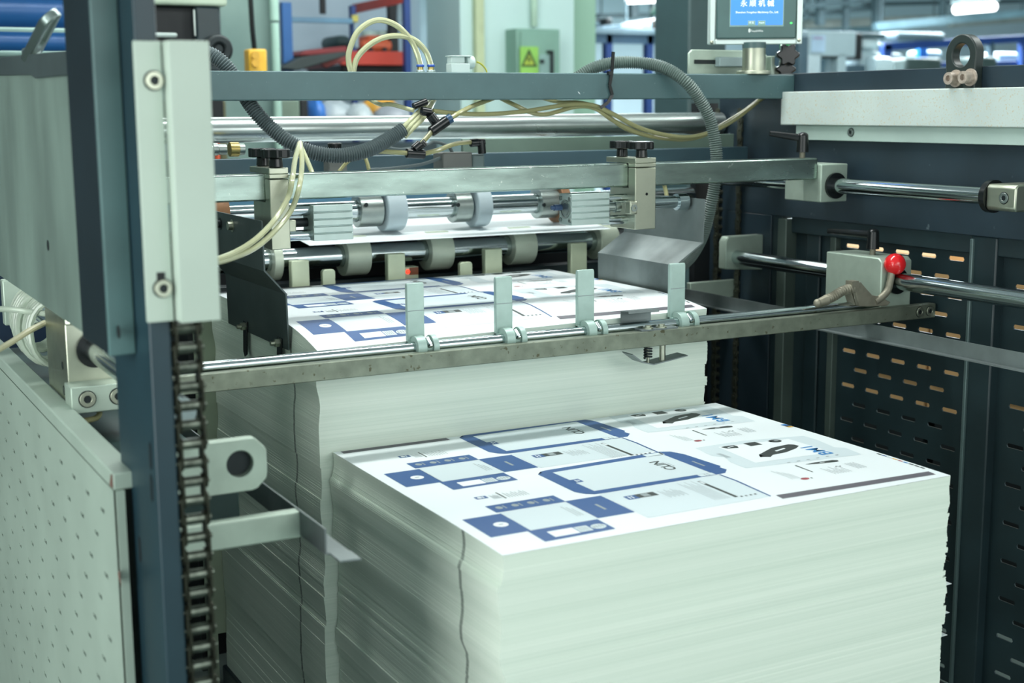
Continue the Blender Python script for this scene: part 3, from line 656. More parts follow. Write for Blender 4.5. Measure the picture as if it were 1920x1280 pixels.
se = thing('photo_sensor', 'small photo sensor with glowing red light beside a stop plate', 'sensor', (q.x, 1.66, 1.1))
obj('sensor_body', MB().box((q.x, 1.655, q2.z - .035), (q2.x + .006, 1.69, q.z + .004)), stop_m, se, bevel=.002)
obj('lens', MB().box((q.x + .014, 1.652, q2.z), (q2.x + .004, 1.657, q.z + .002)), M('amber_lens', (150, 80, 40), .3), se)
obj('red_light', MB().sphere((q.x + .008, 1.654, (q.z + q2.z) / 2), .0065, 12, 8), M('red_light', (255, 60, 40), .3, emit=3.), se)
fh = thing('feed_housing', 'dark machine housing behind the delivery rollers', 'machine housing', (.7, 2.2, 0))
obj('back_panel', MB().box((-.3, 2.0, .0), (1.66, 2.05, 1.295)), deep, fh); obj('lower_beam', MB().box((-.3, 1.78, 1.02), (1.62, 1.84, 1.16)), navy2, fh, bevel=.003)
obj('deck', MB().box((-.3, 2.05, 1.24), (1.66, 2.62, 1.30)), M('deck_grey', (88, 112, 120), .4, .3), fh)
obj('side_cheek', MB().box((1.32, 1.66, .1), (1.34, 2.0, 1.30)), deep, fh); obj('side_cheek', MB().box((-.081, 1.66, .1), (-.061, 2.0, 1.28)), deep, fh)
obj('rear_fence', MB().box((-.2, 2.6, 1.30), (1.62, 2.62, 1.40)), M('fence_blue', (90, 134, 160), .5), fh)

# ------------------------------------------------------------------ cross members
bm_ = thing('cross_beam', 'long grey-teal painted beam across the top of the machine', 'beam', (.5, 1.33, 1.67))
obj('beam_body', MB().box((-.58, 1.31, 1.671), (1.68, 1.37, 1.742)), teal, bm_, bevel=.003)
q = P(1086, 174, 'y', 1.309); obj('paint_chip', MB().prism([(q.x - .004, q.z + .004), (q.x + .001, q.z + .001), (q.x + .004, q.z - .004), (q.x - .001, q.z - .001)], 'y', 1.3096, 1.311), ink_white, bm_, smooth=False)
tag(obj('round_tube', MB().cyl((-.55, 1.66, 1.597), (1.67, 1.66, 1.597), .034, 40), M('tube_galv', (198, 208, 206), .27, .92, .10, 10, stretch=(1, 2, 2), spot=(140, 140, 112), spot_scale=14, spot_th=.70)), 'thick polished round tube running behind the cross beam', 'tube')
z0, z1 = P(600, 330, 'y', 1.5).z, P(600, 294, 'y', 1.5).z
tag(obj('tie_bar', MB().box((-.55, 1.5, z0 - .01), (1.66, 1.53, z1)), M('tie_blue', (62, 88, 98), .4, .1, .1), bevel=.003), 'dark blue-grey tie bar just above the square bar', 'bar')
z0, z1 = P(1000, 283, 'y', 1.56).z, P(1000, 258, 'y', 1.56).z
tag(obj('flat_strip', MB().box((P(868, 270, 'y', 1.56).x, 1.56, z0 - .02), (1.65, 1.575, z1)), M('strip_green', (112, 134, 122), .4, .3, .1), bevel=.002), 'grey-green flat strip below the round tube on the right', 'bar')

# ------------------------------------------------------------------ pneumatics and cables
def px(pts): return [P(u, v, 'y', y) for u, v, y in pts]
def hose(name, pts, r, mat, label, pitch=.0062):
    c = resample(spline(px(pts), 14), pitch / 4); pr = (1.0, 1.10, 1.0, .82)
    return tag(obj(name, MB().tube(c, r, 16, rf=lambda i: r * pr[i % 4]), mat, ang=80), label, 'hose')
hose('corrugated_hose', [(340, 96, 1.47), (385, 99, 1.43), (412, 113, 1.41), (434, 137, 1.40), (452, 165, 1.39), (472, 200, 1.36), (508, 240, 1.33), (550, 271, 1.30), (596, 288, 1.28), (645, 291, 1.27), (692, 280, 1.27), (730, 260, 1.28), (757, 242, 1.28)], .0175, hose_m,
     'dark grey corrugated hose hanging in a loop under the left half of the beam')
hose('corrugated_hose', [(1075, 150, 1.42), (1110, 129, 1.40), (1150, 118, 1.38), (1200, 118, 1.35), (1245, 127, 1.30), (1284, 152, 1.255), (1312, 187, 1.24), (1333, 230, 1.23), (1343, 285, 1.22), (1341, 340, 1.22), (1331, 392, 1.23), (1318, 440, 1.26), (1296, 480, 1.31), (1270, 505, 1.36)], .0165, hose_l,
     'light grey corrugated hose arching over the beam and down to the right guide plate')
def pipe(parent, pts, r=.0055, mat=None, name='air_tube', label=None):
    o = obj(name, MB().tube(spline(px(pts), 8), r, 10), mat or tube_m, parent)
    return o
def fit(parent, a, b, r, mat=black, name='push_fitting'): return obj(name, MB().cyl(a, b, r, 16), mat, parent, bevel=.0012)
YB = 1.40
for i, pts in enumerate(([(663, 150, YB), (654, 118, YB), (656, 92, YB), (672, 58, YB), (705, 38, YB), (740, 46, YB), (768, 72, YB), (782, 100, YB), (788, 122, YB)],
                         [(660, 150, YB), (668, 112, YB), (688, 88, YB), (715, 72, YB), (745, 67, YB), (775, 74, YB), (797, 95, YB), (808, 122, YB)])):
    t = thing('air_line', ('tall outer', 'low inner')[i] + ' arch of cream air tube standing above the beam with blue ringed fitting', 'air hose', P(pts[-1][0], 140, 'y', YB), 'arched air lines')
    pipe(t, pts, .0075)
    q = P(pts[-1][0], 121, 'y', YB)
    fit(t, q, q + Vector((0, 0, -.006)), .0105, M('blue_ring', (40, 90, 190), .35), 'release_ring'); fit(t, q + Vector((0, 0, -.006)), q + Vector((0, 0, -.016)), .008, M('brass', (196, 176, 110), .3, .8), 'brass_body'); fit(t, q + Vector((0, 0, -.014)), q + Vector((0, 0, -.05)), .011, alu, 'fitting_nut')
t = thing('valve_block', 'white translucent solenoid valve block standing on the beam', 'valve', P(870, 140, 'y', 1.36))
q, q2 = P(845, 104, 'y', 1.36), P(880, 150, 'y', 1.36)
wp_ = M('white_plastic', (214, 232, 228), .35, 0, .03, trans=.15)
obj('valve_body', MB().box((q.x, 1.355, q2.z), (q2.x, 1.39, q.z - .020)).box((q.x + .002, 1.36, q.z - .020), (q2.x - .012, 1.388, q.z - .002)), wp_, t, bevel=.002)
obj('valve_cover', MB().box((q.x - .001, 1.353, q.z - .003), (q2.x + .006, 1.392, q.z)), wp_, t, bevel=.001)
obj('coil_cap', MB().cyl((q2.x - .004, 1.372, q.z - .017), (q2.x + .018, 1.372, q.z - .017), .017, 24), wp_, t, bevel=.003)
pipe(t, [(894, 116, 1.372), (902, 120, 1.372), (911, 130, 1.372), (914, 142, 1.372)], .0022, M('earth_wire', (186, 186, 60), .4), 'wire')
t = thing('air_line', 'bundle of three clear tubes leaving the hanging corrugated hose', 'air hose', P(757, 243, 'y', 1.28))
for d in (0, 7, 14): pipe(t, [(745 + d, 250 + d * .5, 1.28), (762 + d, 232 + d * .5, 1.28), (785 + d, 209 + d * .5, 1.32), (806 + d * .6, 188, 1.39), (815 + d * .5, 165, 1.40)], .0058, tube_m)
t = thing('air_line', 'pair of yellowed air tubes sagging below the beam towards the right frame', 'air hose', P(1000, 210, 'y', 1.33))
pipe(t, [(812, 208, 1.32), (850, 212, 1.33), (910, 214, 1.33), (980, 209, 1.33), (1060, 197, 1.33), (1110, 197, 1.33), (1150, 214, 1.33), (1200, 240, 1.33), (1260, 255, 1.33), (1310, 254, 1.34), (1365, 232, 1.36), (1425, 188, 1.42), (1450, 165, 1.46)], .0062, tube_o)
pipe(t, [(915, 170, 1.42), (945, 187, 1.385), (970, 199, 1.345), (1000, 212, 1.34), (1030, 213, 1.34), (1080, 200, 1.34), (1115, 203, 1.34), (1150, 226, 1.34), (1200, 250, 1.34), (1255, 260, 1.345), (1310, 257, 1.35), (1370, 226, 1.38), (1420, 190, 1.42), (1446, 166, 1.46)], .0062, tube_o)
pipe(t, [(985, 172, 1.42), (1040, 190, 1.385), (1085, 192, 1.35), (1125, 204, 1.35), (1170, 240, 1.35), (1230, 257, 1.355), (1300, 259, 1.36), (1380, 218, 1.39), (1432, 180, 1.43), (1450, 165, 1.46)], .0055, tube_o)
t = thing('air_line', 'black Y fitting with clear air tubes under the middle of the beam', 'air hose', P(825, 230, 'y', 1.27))
fit(t, P(808, 247, 'y', 1.27), P(838, 226, 'y', 1.27), .0135); fit(t, P(838, 226, 'y', 1.27), P(846, 221, 'y', 1.27), .0125, M('fit_blue', (44, 78, 110), .3), 'release_ring')
fit(t, P(806, 215, 'y', 1.28), P(822, 236, 'y', 1.28), .0125); fit(t, P(790, 208, 'y', 1.29), P(808, 211, 'y', 1.29), .011)
fit(t, P(775, 200, 'y', 1.31), P(800, 190, 'y', 1.31), .009)
pipe(t, [(842, 224, 1.27), (862, 211, 1.28), (890, 197, 1.33), (925, 184, 1.385), (950, 170, 1.42)], .0062, tube_o)
pipe(t, [(812, 244, 1.27), (800, 258, 1.27), (788, 272, 1.27)], .0062, tube_o)
fit(t, P(788, 266, 'y', 1.27), P(795, 274, 'y', 1.27), .012); fit(t, P(762, 287, 'y', 1.27), P(795, 289, 'y', 1.27), .0125); fit(t, P(776, 280, 'y', 1.27), P(788, 270, 'y', 1.27), .012)
pipe(t, [(690, 282, 1.29), (720, 284, 1.28), (764, 287, 1.27)], .0062, tube_o)
pipe(t, [(792, 289, 1.27), (822, 281, 1.29), (852, 270, 1.34), (884, 266, 1.38)], .0062, tube_o)
pipe(t, [(680, 176, 1.43), (700, 190, 1.40), (715, 196, 1.37), (735, 196, 1.35), (775, 207, 1.30)], .0058, tube_m)
fit(t, P(882, 268, 'y', 1.38), P(896, 267, 'y', 1.38), .011); fit(t, P(902, 262, 'y', 1.38), P(904, 288, 'y', 1.38), .011); fit(t, P(896, 267, 'y', 1.38), P(908, 267, 'y', 1.38), .010)
t = thing('suction_valve', 'grey valve block on the tie bar under the black elbow fitting', 'valve', P(865, 312, 'y', 1.40))
q, q2 = P(826, 286, 'y', 1.40), P(900, 318, 'y', 1.40); obj('valve_body', MB().box((q.x, 1.385, q2.z - .02), (q2.x - .03, 1.45, q.z)), M('valve_grey', (116, 118, 114), .5), t, bevel=.004)
obj('valve_end', MB().box((q2.x - .03, 1.388, q2.z - .02), (q2.x + .01, 1.44, q.z - .006)), M('valve_grey2', (104, 122, 122), .5), t, bevel=.006)
pipe(t, [(826, 296, 1.40), (790, 308, 1.41), (730, 316, 1.42), (690, 318, 1.43)], .0045, hose_m, 'cable'); pipe(t, [(722, 276, 1.42), (755, 280, 1.42), (800, 272, 1.42), (815, 266, 1.42), (840, 274, 1.42), (850, 290, 1.42)], .0045, hose_m, 'cable')
t = thing('air_line', 'three cream tubes falling from the hanging hose past the left jogger head', 'air hose', P(560, 270, 'y', 1.2))
pipe(t, [(562, 268, 1.26), (553, 300, 1.12), (548, 335, .96), (540, 370, .94), (515, 412, .90), (480, 448, .82), (440, 473, .72), (395, 489, .58), (340, 495, .40)], .0062, tube_m)
pipe(t, [(563, 268, 1.26), (566, 305, 1.12), (562, 345, .96), (548, 390, .94), (520, 428, .90), (482, 462, .82), (440, 482, .72), (395, 494, .58), (340, 499, .40)], .0062, tube_m)
pipe(t, [(561, 268, 1.26), (572, 292, 1.20), (583, 318, 1.12), (590, 335, 1.10)], .0058, tube_m)
tag(obj('air_tube', MB().tube(spline(px([(635, 322, 1.30), (650, 305, 1.31), (668, 294, 1.32), (684, 296, 1.32), (692, 318, 1.30)]), 6), .005, 8), tube_o), 'short yellowed tube bend behind the square bar under the hanging hose', 'air hose')
tag(obj('air_tube', MB().tube(spline(px([(1240, 335, 1.25), (1247, 352, 1.25), (1252, 380, 1.22)]), 6), .006, 8), tube_o), 'short yellowed tube behind the right guide plate', 'air hose')
zt2 = [P(1150, 97, 'y', 1.30), P(1147, 137, 'y', 1.303), P(1143, 160, 'y', 1.303), P(1148, 178, 'y', 1.303), P(1140, 192, 'y', 1.306), P(1126, 202, 'y', 1.31)]
mbz = MB()
for a_, b_ in zip(zt2, zt2[1:]): mbz.bar(a_, b_, .0035, .009)
mbz.obox(P(1144, 137, 'y', 1.303), (1, 0, 0), (0, 1, 0), (0, 0, 1), .007, .006, .005)
tag(obj('cable_tie', mbz, black), 'black cable tie round the beam with its tail pointing up', 'cable tie')
t = thing('brass_fittings', 'row of brass and steel air fittings behind the tall left post', 'fitting', P(410, 280, 'y', 1.5))
for (u0, u1, r, mt) in ((388, 398, .012, steel), (398, 408, .016, steel), (408, 424, .014, steel), (430, 447, .019, M('brass', (196, 176, 110), .3, .8)), (447, 458, .015, steel)):
    fit(t, P(u0, 280, 'y', 1.56), P(u1, 280, 'y', 1.56), r, mt)
t = thing('regulator_knob', 'small black capped regulator behind the loop of the hanging hose', 'regulator', P(628, 300, 'y', 1.45))
q = P(628, 288, 'y', 1.45); obj('cap', MB().cyl(q, q + Vector((0, 0, .028)), .019, 20), black, t, bevel=.003); obj('body', MB().box((q.x - .026, 1.43, q.z - .05), (q.x + .026, 1.47, q.z)), M('valve_grey', (116, 118, 114), .5), t, bevel=.003)

# ------------------------------------------------------------------ right side frame and slotted doors
sf = thing('press_housing', 'dark painted right side frame plate carrying the rods', 'machine frame', (1.69, .5, 0))
obj('upper_plate', MB().box((1.68, -.75, 1.318), (1.705, 1.68, 1.745)), navy, sf, bevel=.002)
obj('rear_column', MB().box((1.68, 1.318 + .085, .05), (1.705, 1.72, 1.318)), navy, sf, bevel=.002)
obj('rear_wall', MB().box((1.62, 1.72, .05), (1.705, 1.75, 1.66)), deep, sf)
obj('door_trim', MB().box((1.668, 1.318, .05), (1.72, 1.358, 1.312)), M('trim_grey', (84, 98, 92), .4, .2, .12), sf, bevel=.003)
obj('door_trim', MB().box((1.684, 1.356, .05), (1.72, 1.403, 1.318)), navy2, sf, bevel=.002)
obj('door_trim', MB().box((1.692, 1.122, .05), (1.722, 1.146, 1.305)), M('trim_grey', (84, 98, 92), .4, .2, .12), sf, bevel=.002)
obj('door_post', MB().box((1.684, .512, .05), (1.735, .600, 1.318)), navy2, sf, bevel=.004)
obj('door_edge', MB().box((1.676, .584, .05), (1.69, .594, 1.31)), M('edge_grey', (96, 116, 116), .35, .3, .1), sf, bevel=.002)
obj('base_sill', MB().box((1.68, -.75, .0), (1.74, 1.72, .06)), navy2, sf)
obj('top_rail', MB().box((1.69, -.75, 1.27), (1.74, 1.32, 1.32)), navy2, sf, bevel=.003)
def slotted(name, y0, y1, z0, z1, x0, x1, rows, py, ph, slen, sh, parent=None, mat=None):
    mb = MB(); hz = ph / 2
    rows = sorted(rows)
    def quad(a, b, c, d):
        for x, rv in ((x0, 0), (x1, 1)):
            mb.add([(x, a, c), (x, b, c), (x, b, d), (x, a, d)], [(0, 1, 2, 3) if rv else (3, 2, 1, 0)])
    zlo = rows[0][0] - hz; zhi = rows[-1][0] + hz
    quad(y0, y1, z0, zlo); quad(y0, y1, zhi, z1)
    for z, yo in rows:
        ks = [k for k in range(-60, 60) if y0 + py * .36 <= yo + py * k <= y1 - py * .36]
        if not ks: quad(y0, y1, z - hz, z + hz); continue
        L, Rr = yo + py * ks[0] - py / 2, yo + py * ks[-1] + py / 2
        if L > y0: quad(y0, L, z - hz, z + hz)
        if Rr < y1: quad(Rr, y1, z - hz, z + hz)
        for k in ks:
            c = yo + py * k; a, b = max(c - py / 2, y0), min(c + py / 2, y1); e = sh * .28; s2 = slen / 2; h2 = sh / 2
            out = [(b, z), (b, z + hz), (c, z + hz), (a, z + hz), (a, z), (a, z - hz), (c, z - hz), (b, z - hz)]
            inn = [(c + s2, z), (c + s2 - e, z + h2), (c, z + h2), (c - s2 + e, z + h2), (c - s2, z), (c - s2 + e, z - h2), (c, z - h2), (c + s2 - e, z - h2)]
            vs = [(x, *p) for x in (x0, x1) for p in out] + [(x, *p) for x in (x0, x1) for p in inn]
            fs = []
            for i in range(8):
                j = (i + 1) % 8
                fs += [(i, j, 16 + j, 16 + i), (8 + j, 8 + i, 24 + i, 24 + j), (16 + i, 16 + j, 24 + j, 24 + i)]
            mb.add(vs, fs)
    return mb
rows = [(.941 + .0513 * k, (.672 if k % 2 == 0 else .722)) for k in range(-16, 7)]
d = thing('slotted_door', 'dark slotted door nearer the rear column, tan light in its upper slots', 'machine door', (1.715, .87, .06), 'slotted doors')
obj('door_panel', slotted('p', .600, 1.128, .08, 1.30, 1.712, 1.716, rows, .1, .0513, .056, .0115), navy2, d, smooth=False)
hw = P(1575, 470, 'x', 1.70); obj('hinge', MB().cyl(hw, hw + Vector((-.0, -.03, -.01)), .008, 10), dark, d)
d2 = thing('slotted_door', 'dark slotted door at the right edge, nearest the camera', 'machine door', (1.715, .2, .06), 'slotted doors')
obj('door_panel', slotted('p', -.30, .512, .08, 1.30, 1.712, 1.716, [(z, y + .022) for z, y in [(zz, .472 if k % 2 == 0 else .422) for k, (zz, _) in zip(range(-16, 7), rows)]], .1, .0513, .056, .0115), navy2, d2, smooth=False)
d3 = thing('blank_door', 'narrow blank dark panel between the rear column and the slotted door', 'machine door', (1.715, 1.23, .06))
obj('door_panel', MB().box((1.710, 1.140, .08), (1.716, 1.322, 1.30)), navy2, d3); obj('pressed_rib', MB().box((1.700, 1.20, .1), (1.711, 1.26, 1.28)), navy2, d3, bevel=.004)
wc = thing('rail_cover', 'long white speckled sheet metal cover along the right side frame', 'cover', (1.66, .5, 1.55))
obj('cover_box', MB().box((1.635, -.75, 1.594), (1.68, 1.317, 1.691)), whitep, wc, bevel=.003)
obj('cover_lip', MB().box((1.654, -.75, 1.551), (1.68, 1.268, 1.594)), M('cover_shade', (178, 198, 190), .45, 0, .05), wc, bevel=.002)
q = P(1596, 248, 'x', 1.654); bolt(wc, q, (-1, 0, 0), .011, .005, steel)
# cardboard behind the doors
cb = M('cardboard', (222, 178, 122), .75, 0, .06, 8)
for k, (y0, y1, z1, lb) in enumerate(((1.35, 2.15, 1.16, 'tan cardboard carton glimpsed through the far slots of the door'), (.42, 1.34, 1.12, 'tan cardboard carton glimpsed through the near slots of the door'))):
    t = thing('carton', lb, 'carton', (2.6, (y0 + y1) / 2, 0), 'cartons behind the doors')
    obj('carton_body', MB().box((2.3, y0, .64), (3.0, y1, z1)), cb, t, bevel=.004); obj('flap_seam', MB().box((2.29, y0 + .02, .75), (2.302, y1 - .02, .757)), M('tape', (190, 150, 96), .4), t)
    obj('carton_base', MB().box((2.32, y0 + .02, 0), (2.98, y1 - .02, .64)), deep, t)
area('aisle_light_right', (3.6, .7, 3.1), (.5, 2.2), 60, (2.3, .9, .8))

# ------------------------------------------------------------------ chains
def chain(label, x, y, z0, z1, pitch, wd, mat, rmat, group=None):
    t = thing('lifting_chain', label, 'chain', (x, y, z0), group); n = int((z1 - z0) / pitch)
    pl = []
    for k in range(12):
        a_ = 6.2832 * k / 12; pl.append((y + pitch * .40 * math.cos(a_), z0 + (pitch if k < 6 else 0.) + pitch * .40 * math.sin(a_)))
    def roller_mb():
        pr = [(-.66, .13), (-.36, .13), (-.36, .28), (.36, .28), (.36, .13), (.66, .13)]
        c = [Vector((x + wd * a_, y, z0)) for a_, _ in pr]; mb = MB(); nn = 10; vs = []
        for (a_, r_) in pr:
            for i in range(nn): vs.append((x + wd * a_, y + pitch * r_ * math.cos(.6283 * i), z0 + pitch * r_ * math.sin(.6283 * i)))
        return mb.add(vs, [(a_ * nn + i, a_ * nn + (i + 1) % nn, (a_ + 1) * nn + (i + 1) % nn, (a_ + 1) * nn + i) for a_ in range(5) for i in range(nn)] + [tuple(range(nn)), tuple(range(5 * nn, 6 * nn))])
    base = obj('chain_link', roller_mb(), rmat, t); plates = []
    for k in (0, 1):
        w_ = wd if k else wd * .80
        plates.append([MB().prism(pl, 'x', x + sx * w_ / 2 - .0016, x + sx * w_ / 2 + .0016) for sx in (-1, 1)])
    pm = [[obj('link_plate', m_, mat, base) for m_ in plates[0]], None]
    b2 = base.copy(); COL.objects.link(b2); b2.parent = t; b2.location.z = pitch; OFF[b2.name] = OFF[base.name]
    pm[1] = [obj('link_plate', m_, mat, b2) for m_ in plates[1]]
    for k in range(2, n):
        o = base.copy(); COL.objects.link(o); o.parent = t; o.location.z = k * pitch
        for p in pm[k % 2]:
            c = p.copy(); COL.objects.link(c); c.parent = o
    return t
q = P(361, 900, 'y', .004)
chain('oily roller chain hanging from the cream cover beside the left post', q.x, .004, .50, 1.40, .0288, .039, chain_m, roll_m)
chain('dusty roller chain in the rear corner, the strand nearer the rod bracket', P(1386, 600, 'y', 1.56).x, 1.56, .55, 1.66, .0285, .030, chain_d, chain_d, 'rear corner chains')
chain('dusty roller chain in the rear corner, the strand nearer the paper pile', P(1346, 600, 'y', 1.66).x, 1.66, .55, 1.66, .0285, .030, chain_d, chain_d, 'rear corner chains')

# ------------------------------------------------------------------ side rails
rr = thing('side_rail', 'stainless angle rail along the dark right side frame', 'rail', (1.5, .5, 1.04), 'angle rails')
obj('rail_web', MB().sheetplate([(1.468, 1.042), (1.498, 1.040), (1.498, 1.081)], 'y', -.4, 1.60, .003), stainless, rr)
obj('rail_arm', MB().box((1.502, 1.575, 1.045), (1.68, 1.597, 1.10)), olive, rr, bevel=.002)
XL = -.30
rl = thing('side_rail', 'stainless angle rail at the left of the piles with a zinc arm', 'rail', (XL, .4, .95), 'angle rails')
wt, wb = P(612, 991, 'x', XL), P(615, 1040, 'x', XL)
obj('rail_web', MB().sheetplate([(XL, wt.z), (XL, wb.z + .002), (XL + .038, wb.z)], 'y', wt.y, 1.15, -.003).sheetplate([(XL + .004, wb.z + .002), (XL + .040, wb.z)], 'y', wt.y - .045, wt.y, -.003), stainless, rl)
aq, ar = P(565, 958, 'x', XL), P(565, 1006, 'x', XL)
obj('rail_arm', MB().box((-.54, aq.y, ar.z), (XL - .001, aq.y + .025, aq.z)), olive, rl, bevel=.003)
LY = .215
lg = thing('hole_lug', 'pale zinc plate with one round hole beside the left chain', 'bracket', (-.4, LY, .95))
def holed_plate(x0, x1, z0, z1, y0, y1, cx, cz, r, ch):
    mb = MB(); n = 32; outl = []
    for i in range(n):
        a_ = 6.2832 * i / n; dx, dz = math.cos(a_), math.sin(a_)
        t_ = min(((x1 if dx > 0 else x0) - cx) / dx if abs(dx) > 1e-6 else 9, ((z1 if dz > 0 else z0) - cz) / dz if abs(dz) > 1e-6 else 9)
        px_, pz_ = cx + dx * t_, cz + dz * t_
        for (ax, az, sx, sz) in ((x1, z1, 1, 1), (x1, z0, 1, -1)):
            o_ = (ax - px_) * sx + (az - pz_) * sz
            if o_ < ch: px_ -= sx * (ch - o_) / 2; pz_ -= sz * (ch - o_) / 2
        outl.append((px_, pz_))
    inn = [(cx + r * math.cos(6.2832 * i / n), cz + r * math.sin(6.2832 * i / n)) for i in range(n)]
    vs = [(p[0], y, p[1]) for y in (y0, y1) for p in outl + inn]; fs = []
    for i in range(n):
        j = (i + 1) % n
        fs += [(i, j, n + j, n + i), (2 * n + j, 2 * n + i, 3 * n + i, 3 * n + j), (i, 2 * n + i, 2 * n + j, j), (n + i, n + j, 3 * n + j, 3 * n + i)]
    return mb.add(vs, fs)
q1, qc = P(499, 818, 'y', LY), P(450, 870, 'y', LY)
obj('lug_plate', holed_plate(-.541, q1.x, P(440, 924, 'y', LY).z, q1.z, LY, LY + .024, qc.x, qc.z, .0225, .020), olive, lg, bevel=.002)
obj('hole_pin', MB().cyl((qc.x, LY + .015, qc.z), (qc.x, LY + .06, qc.z), .0222, 24), dark, lg)

# ------------------------------------------------------------------ left post, cover and panels
tp = thing('machine_post', 'tall dark teal steel post in the left foreground', 'post', (-.556, .12, 0))
obj('post_body', MB().box((-.572, 0, .0), (-.540, .24, 1.90)), post_m, tp, bevel=.003)
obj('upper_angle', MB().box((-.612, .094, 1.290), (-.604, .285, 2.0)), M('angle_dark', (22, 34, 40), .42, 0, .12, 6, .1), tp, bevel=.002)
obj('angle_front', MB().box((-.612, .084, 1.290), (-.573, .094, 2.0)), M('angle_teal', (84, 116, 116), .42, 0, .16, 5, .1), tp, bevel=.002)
for (u, v) in ((282, 855), (284, 915), (262, 1030), (223, 625)):
    q = P(u, v, 'x', -.5725); obj('slot_hole', MB().prism([(q.y - .006, q.z - .016), (q.y, q.z - .022), (q.y + .006, q.z - .016), (q.y + .006, q.z + .016), (q.y, q.z + .022), (q.y - .006, q.z + .016)], 'x', -.5728, -.5718), deep, tp, smooth=False)
cg = thing('chain_guard', 'cream folded sheet metal guard with two screws on the left post', 'cover', (-.52, -.02, 1.3))
yf = -.012
xa, xb_, xc_ = P(262, 300, 'y', yf).x, P(312, 300, 'y', yf).x, P(398, 300, 'y', -.03).x
zt_, zb_ = P(320, 76, 'y', -.03).z, P(340, 604, 'y', -.03).z
obj('guard_flange', MB().box((xa, yf, zb_), (xb_, yf + .010, zt_)), cover, cg, bevel=.001)
obj('guard_box', MB().box((xb_ + .003, -.040, zb_), (xc_, -.034, zt_)).box((xb_ + .003, -.034, zb_), (xb_ + .007, yf + .01, zt_)).box((xc_ - .004, -.034, zb_), (xc_, .04, zt_)).box((xb_ + .007, -.034, zt_ - .004), (xc_ - .004, .04, zt_)), cover, cg, bevel=.0015)
for v in (151, 540):
    q = P(288 if v < 300 else 305, v, 'y', yf); bolt(cg, q, (0, -1, 0), .0125, .007, nickel, 'screw')
q = P(302, 526, 'y', yf); obj('slot_hole', MB().box((q.x - .006, yf - .0006, q.z - .012), (q.x + .006, yf + .001, q.z + .012)), deep, cg, smooth=False)
lp = thing('side_plate', 'big bare grey steel plate at the upper left edge', 'machine frame', (-.59, 1.2, 1.29), None)
obj('plate_body', MB().prism([(.28, 1.288), (3.2, 1.288), (3.2, 1.79), (1.05, 1.757), (.28, 1.742)], 'x', -.600, -.585), grplate, lp, bevel=.001)
obj('plate_flange', MB().prism([(.28, 1.705), (.62, 1.707), (.66, 1.714), (1.05, 1.722), (3.2, 1.75), (3.2, 1.791), (1.05, 1.758), (.28, 1.743)], 'x', -.606, -.600), darksheet, lp, bevel=.002)
for (u, v) in ((175, 590), (222, 622), (90, 460)):
    q = P(u, v, 'x', -.6003); obj('plate_hole', MB().cyl((-.6008, q.y, q.z), (-.5995, q.y, q.z), .010, 16), deep, lp)
def eye(label, x0, x1, yc, zc, mat, bolts):
    t = thing('lifting_eye', label, 'lifting eye', ((x0 + x1) / 2, yc, zc - .08), 'lifting eyes'); n = 36; ro, ri = .052, .029
    out = []
    for i in range(n):
        a_ = 6.2832 * i / n; yy, zz = ro * math.cos(a_), ro * math.sin(a_)
        if zz < -.01: s_ = (-zz - .01) / .042; yy = (yy * (1 - s_) + (.055 if yy > 0 else -.055) * s_) if abs(yy) > 1e-6 else 0; zz = -.01 - s_ * .085
        out.append((yc + yy, zc + zz))
    inn = [(yc + ri * math.cos(6.2832 * i / n), zc + ri * math.sin(6.2832 * i / n)) for i in range(n)]
    vs = [(x, *p) for x in (x0, x1) for p in out + inn]; fs = []
    for i in range(n):
        j = (i + 1) % n
        fs += [(i, j, n + j, n + i), (2 * n + j, 2 * n + i, 3 * n + i, 3 * n + j), (i, 2 * n + i, 2 * n + j, j), (n + i, n + j, 3 * n + j, 3 * n + i)]
    obj('eye_plate', MB().add(vs, fs), mat, t, bevel=.003)
    for (by, bz) in bolts:
        o = obj('eye_bolt', MB().ring((x0, by, bz), (x0 - .030, by, bz), .0155, .008, 20).cyl((x0, by, bz), (x0 - .02, by, bz), .012, 14).ring((x0, by, bz), (x0 - .004, by, bz), .022, .012, 20), M('rusty_bolt', (196, 182, 168), .5, .3, .15, 90), t)
    return t
qe = P(1803, 103, 'x', 1.655); b1 = P(1795, 147, 'x', 1.655); b2 = P(1822, 145, 'x', 1.655)
eye('black lifting eye plate with two rusty bolts on the right side frame', 1.652, 1.680, qe.y, qe.z, M('eye_black', (40, 52, 50), .45, 0, .1), ((b1.y, b1.z), (b2.y, b2.z)))
lh = thing('looped_handle', 'bare steel looped handle leaning above the left plate', 'handle', (-.593, .66, 1.75))
ha, hb_ = P(58, 104, 'x', -.593), P(97, 28, 'x', -.593); hd = (hb_ - ha).normalized(); L_ = (hb_ - ha).length
hx = (Vector((1, 0, 0)) * .8 + hd.cross(Vector((1, 0, 0))) * .6).normalized(); hn = hd.cross(hx).normalized()
def oblong(w_, l0, l1, n=12): return [(w_ * math.cos(math.pi * k / n), l1 - w_ + w_ * math.sin(math.pi * k / n)) for k in range(n + 1)] + [(-w_ + 2 * w_ * k / n, l0 + (0 if l0 < .01 else w_ - w_ * math.sin(math.pi * k / n))) for k in range(n + 1)]
oo, ii = oblong(.019, 0, L_), oblong(.0085, L_ * .34, L_ - .012)
n = len(oo); vs = [ha + hx * p[0] + hd * p[1] + hn * t_ for t_ in (-.008, .008) for p in oo + ii]; fs = []
for k in range(n):
    m_ = (k + 1) % n
    fs += [(k, m_, n + m_, n + k), (2 * n + m_, 2 * n + k, 3 * n + k, 3 * n + m_), (k, 2 * n + k, 2 * n + m_, m_), (n + k, n + m_, 3 * n + m_, 3 * n + k)]
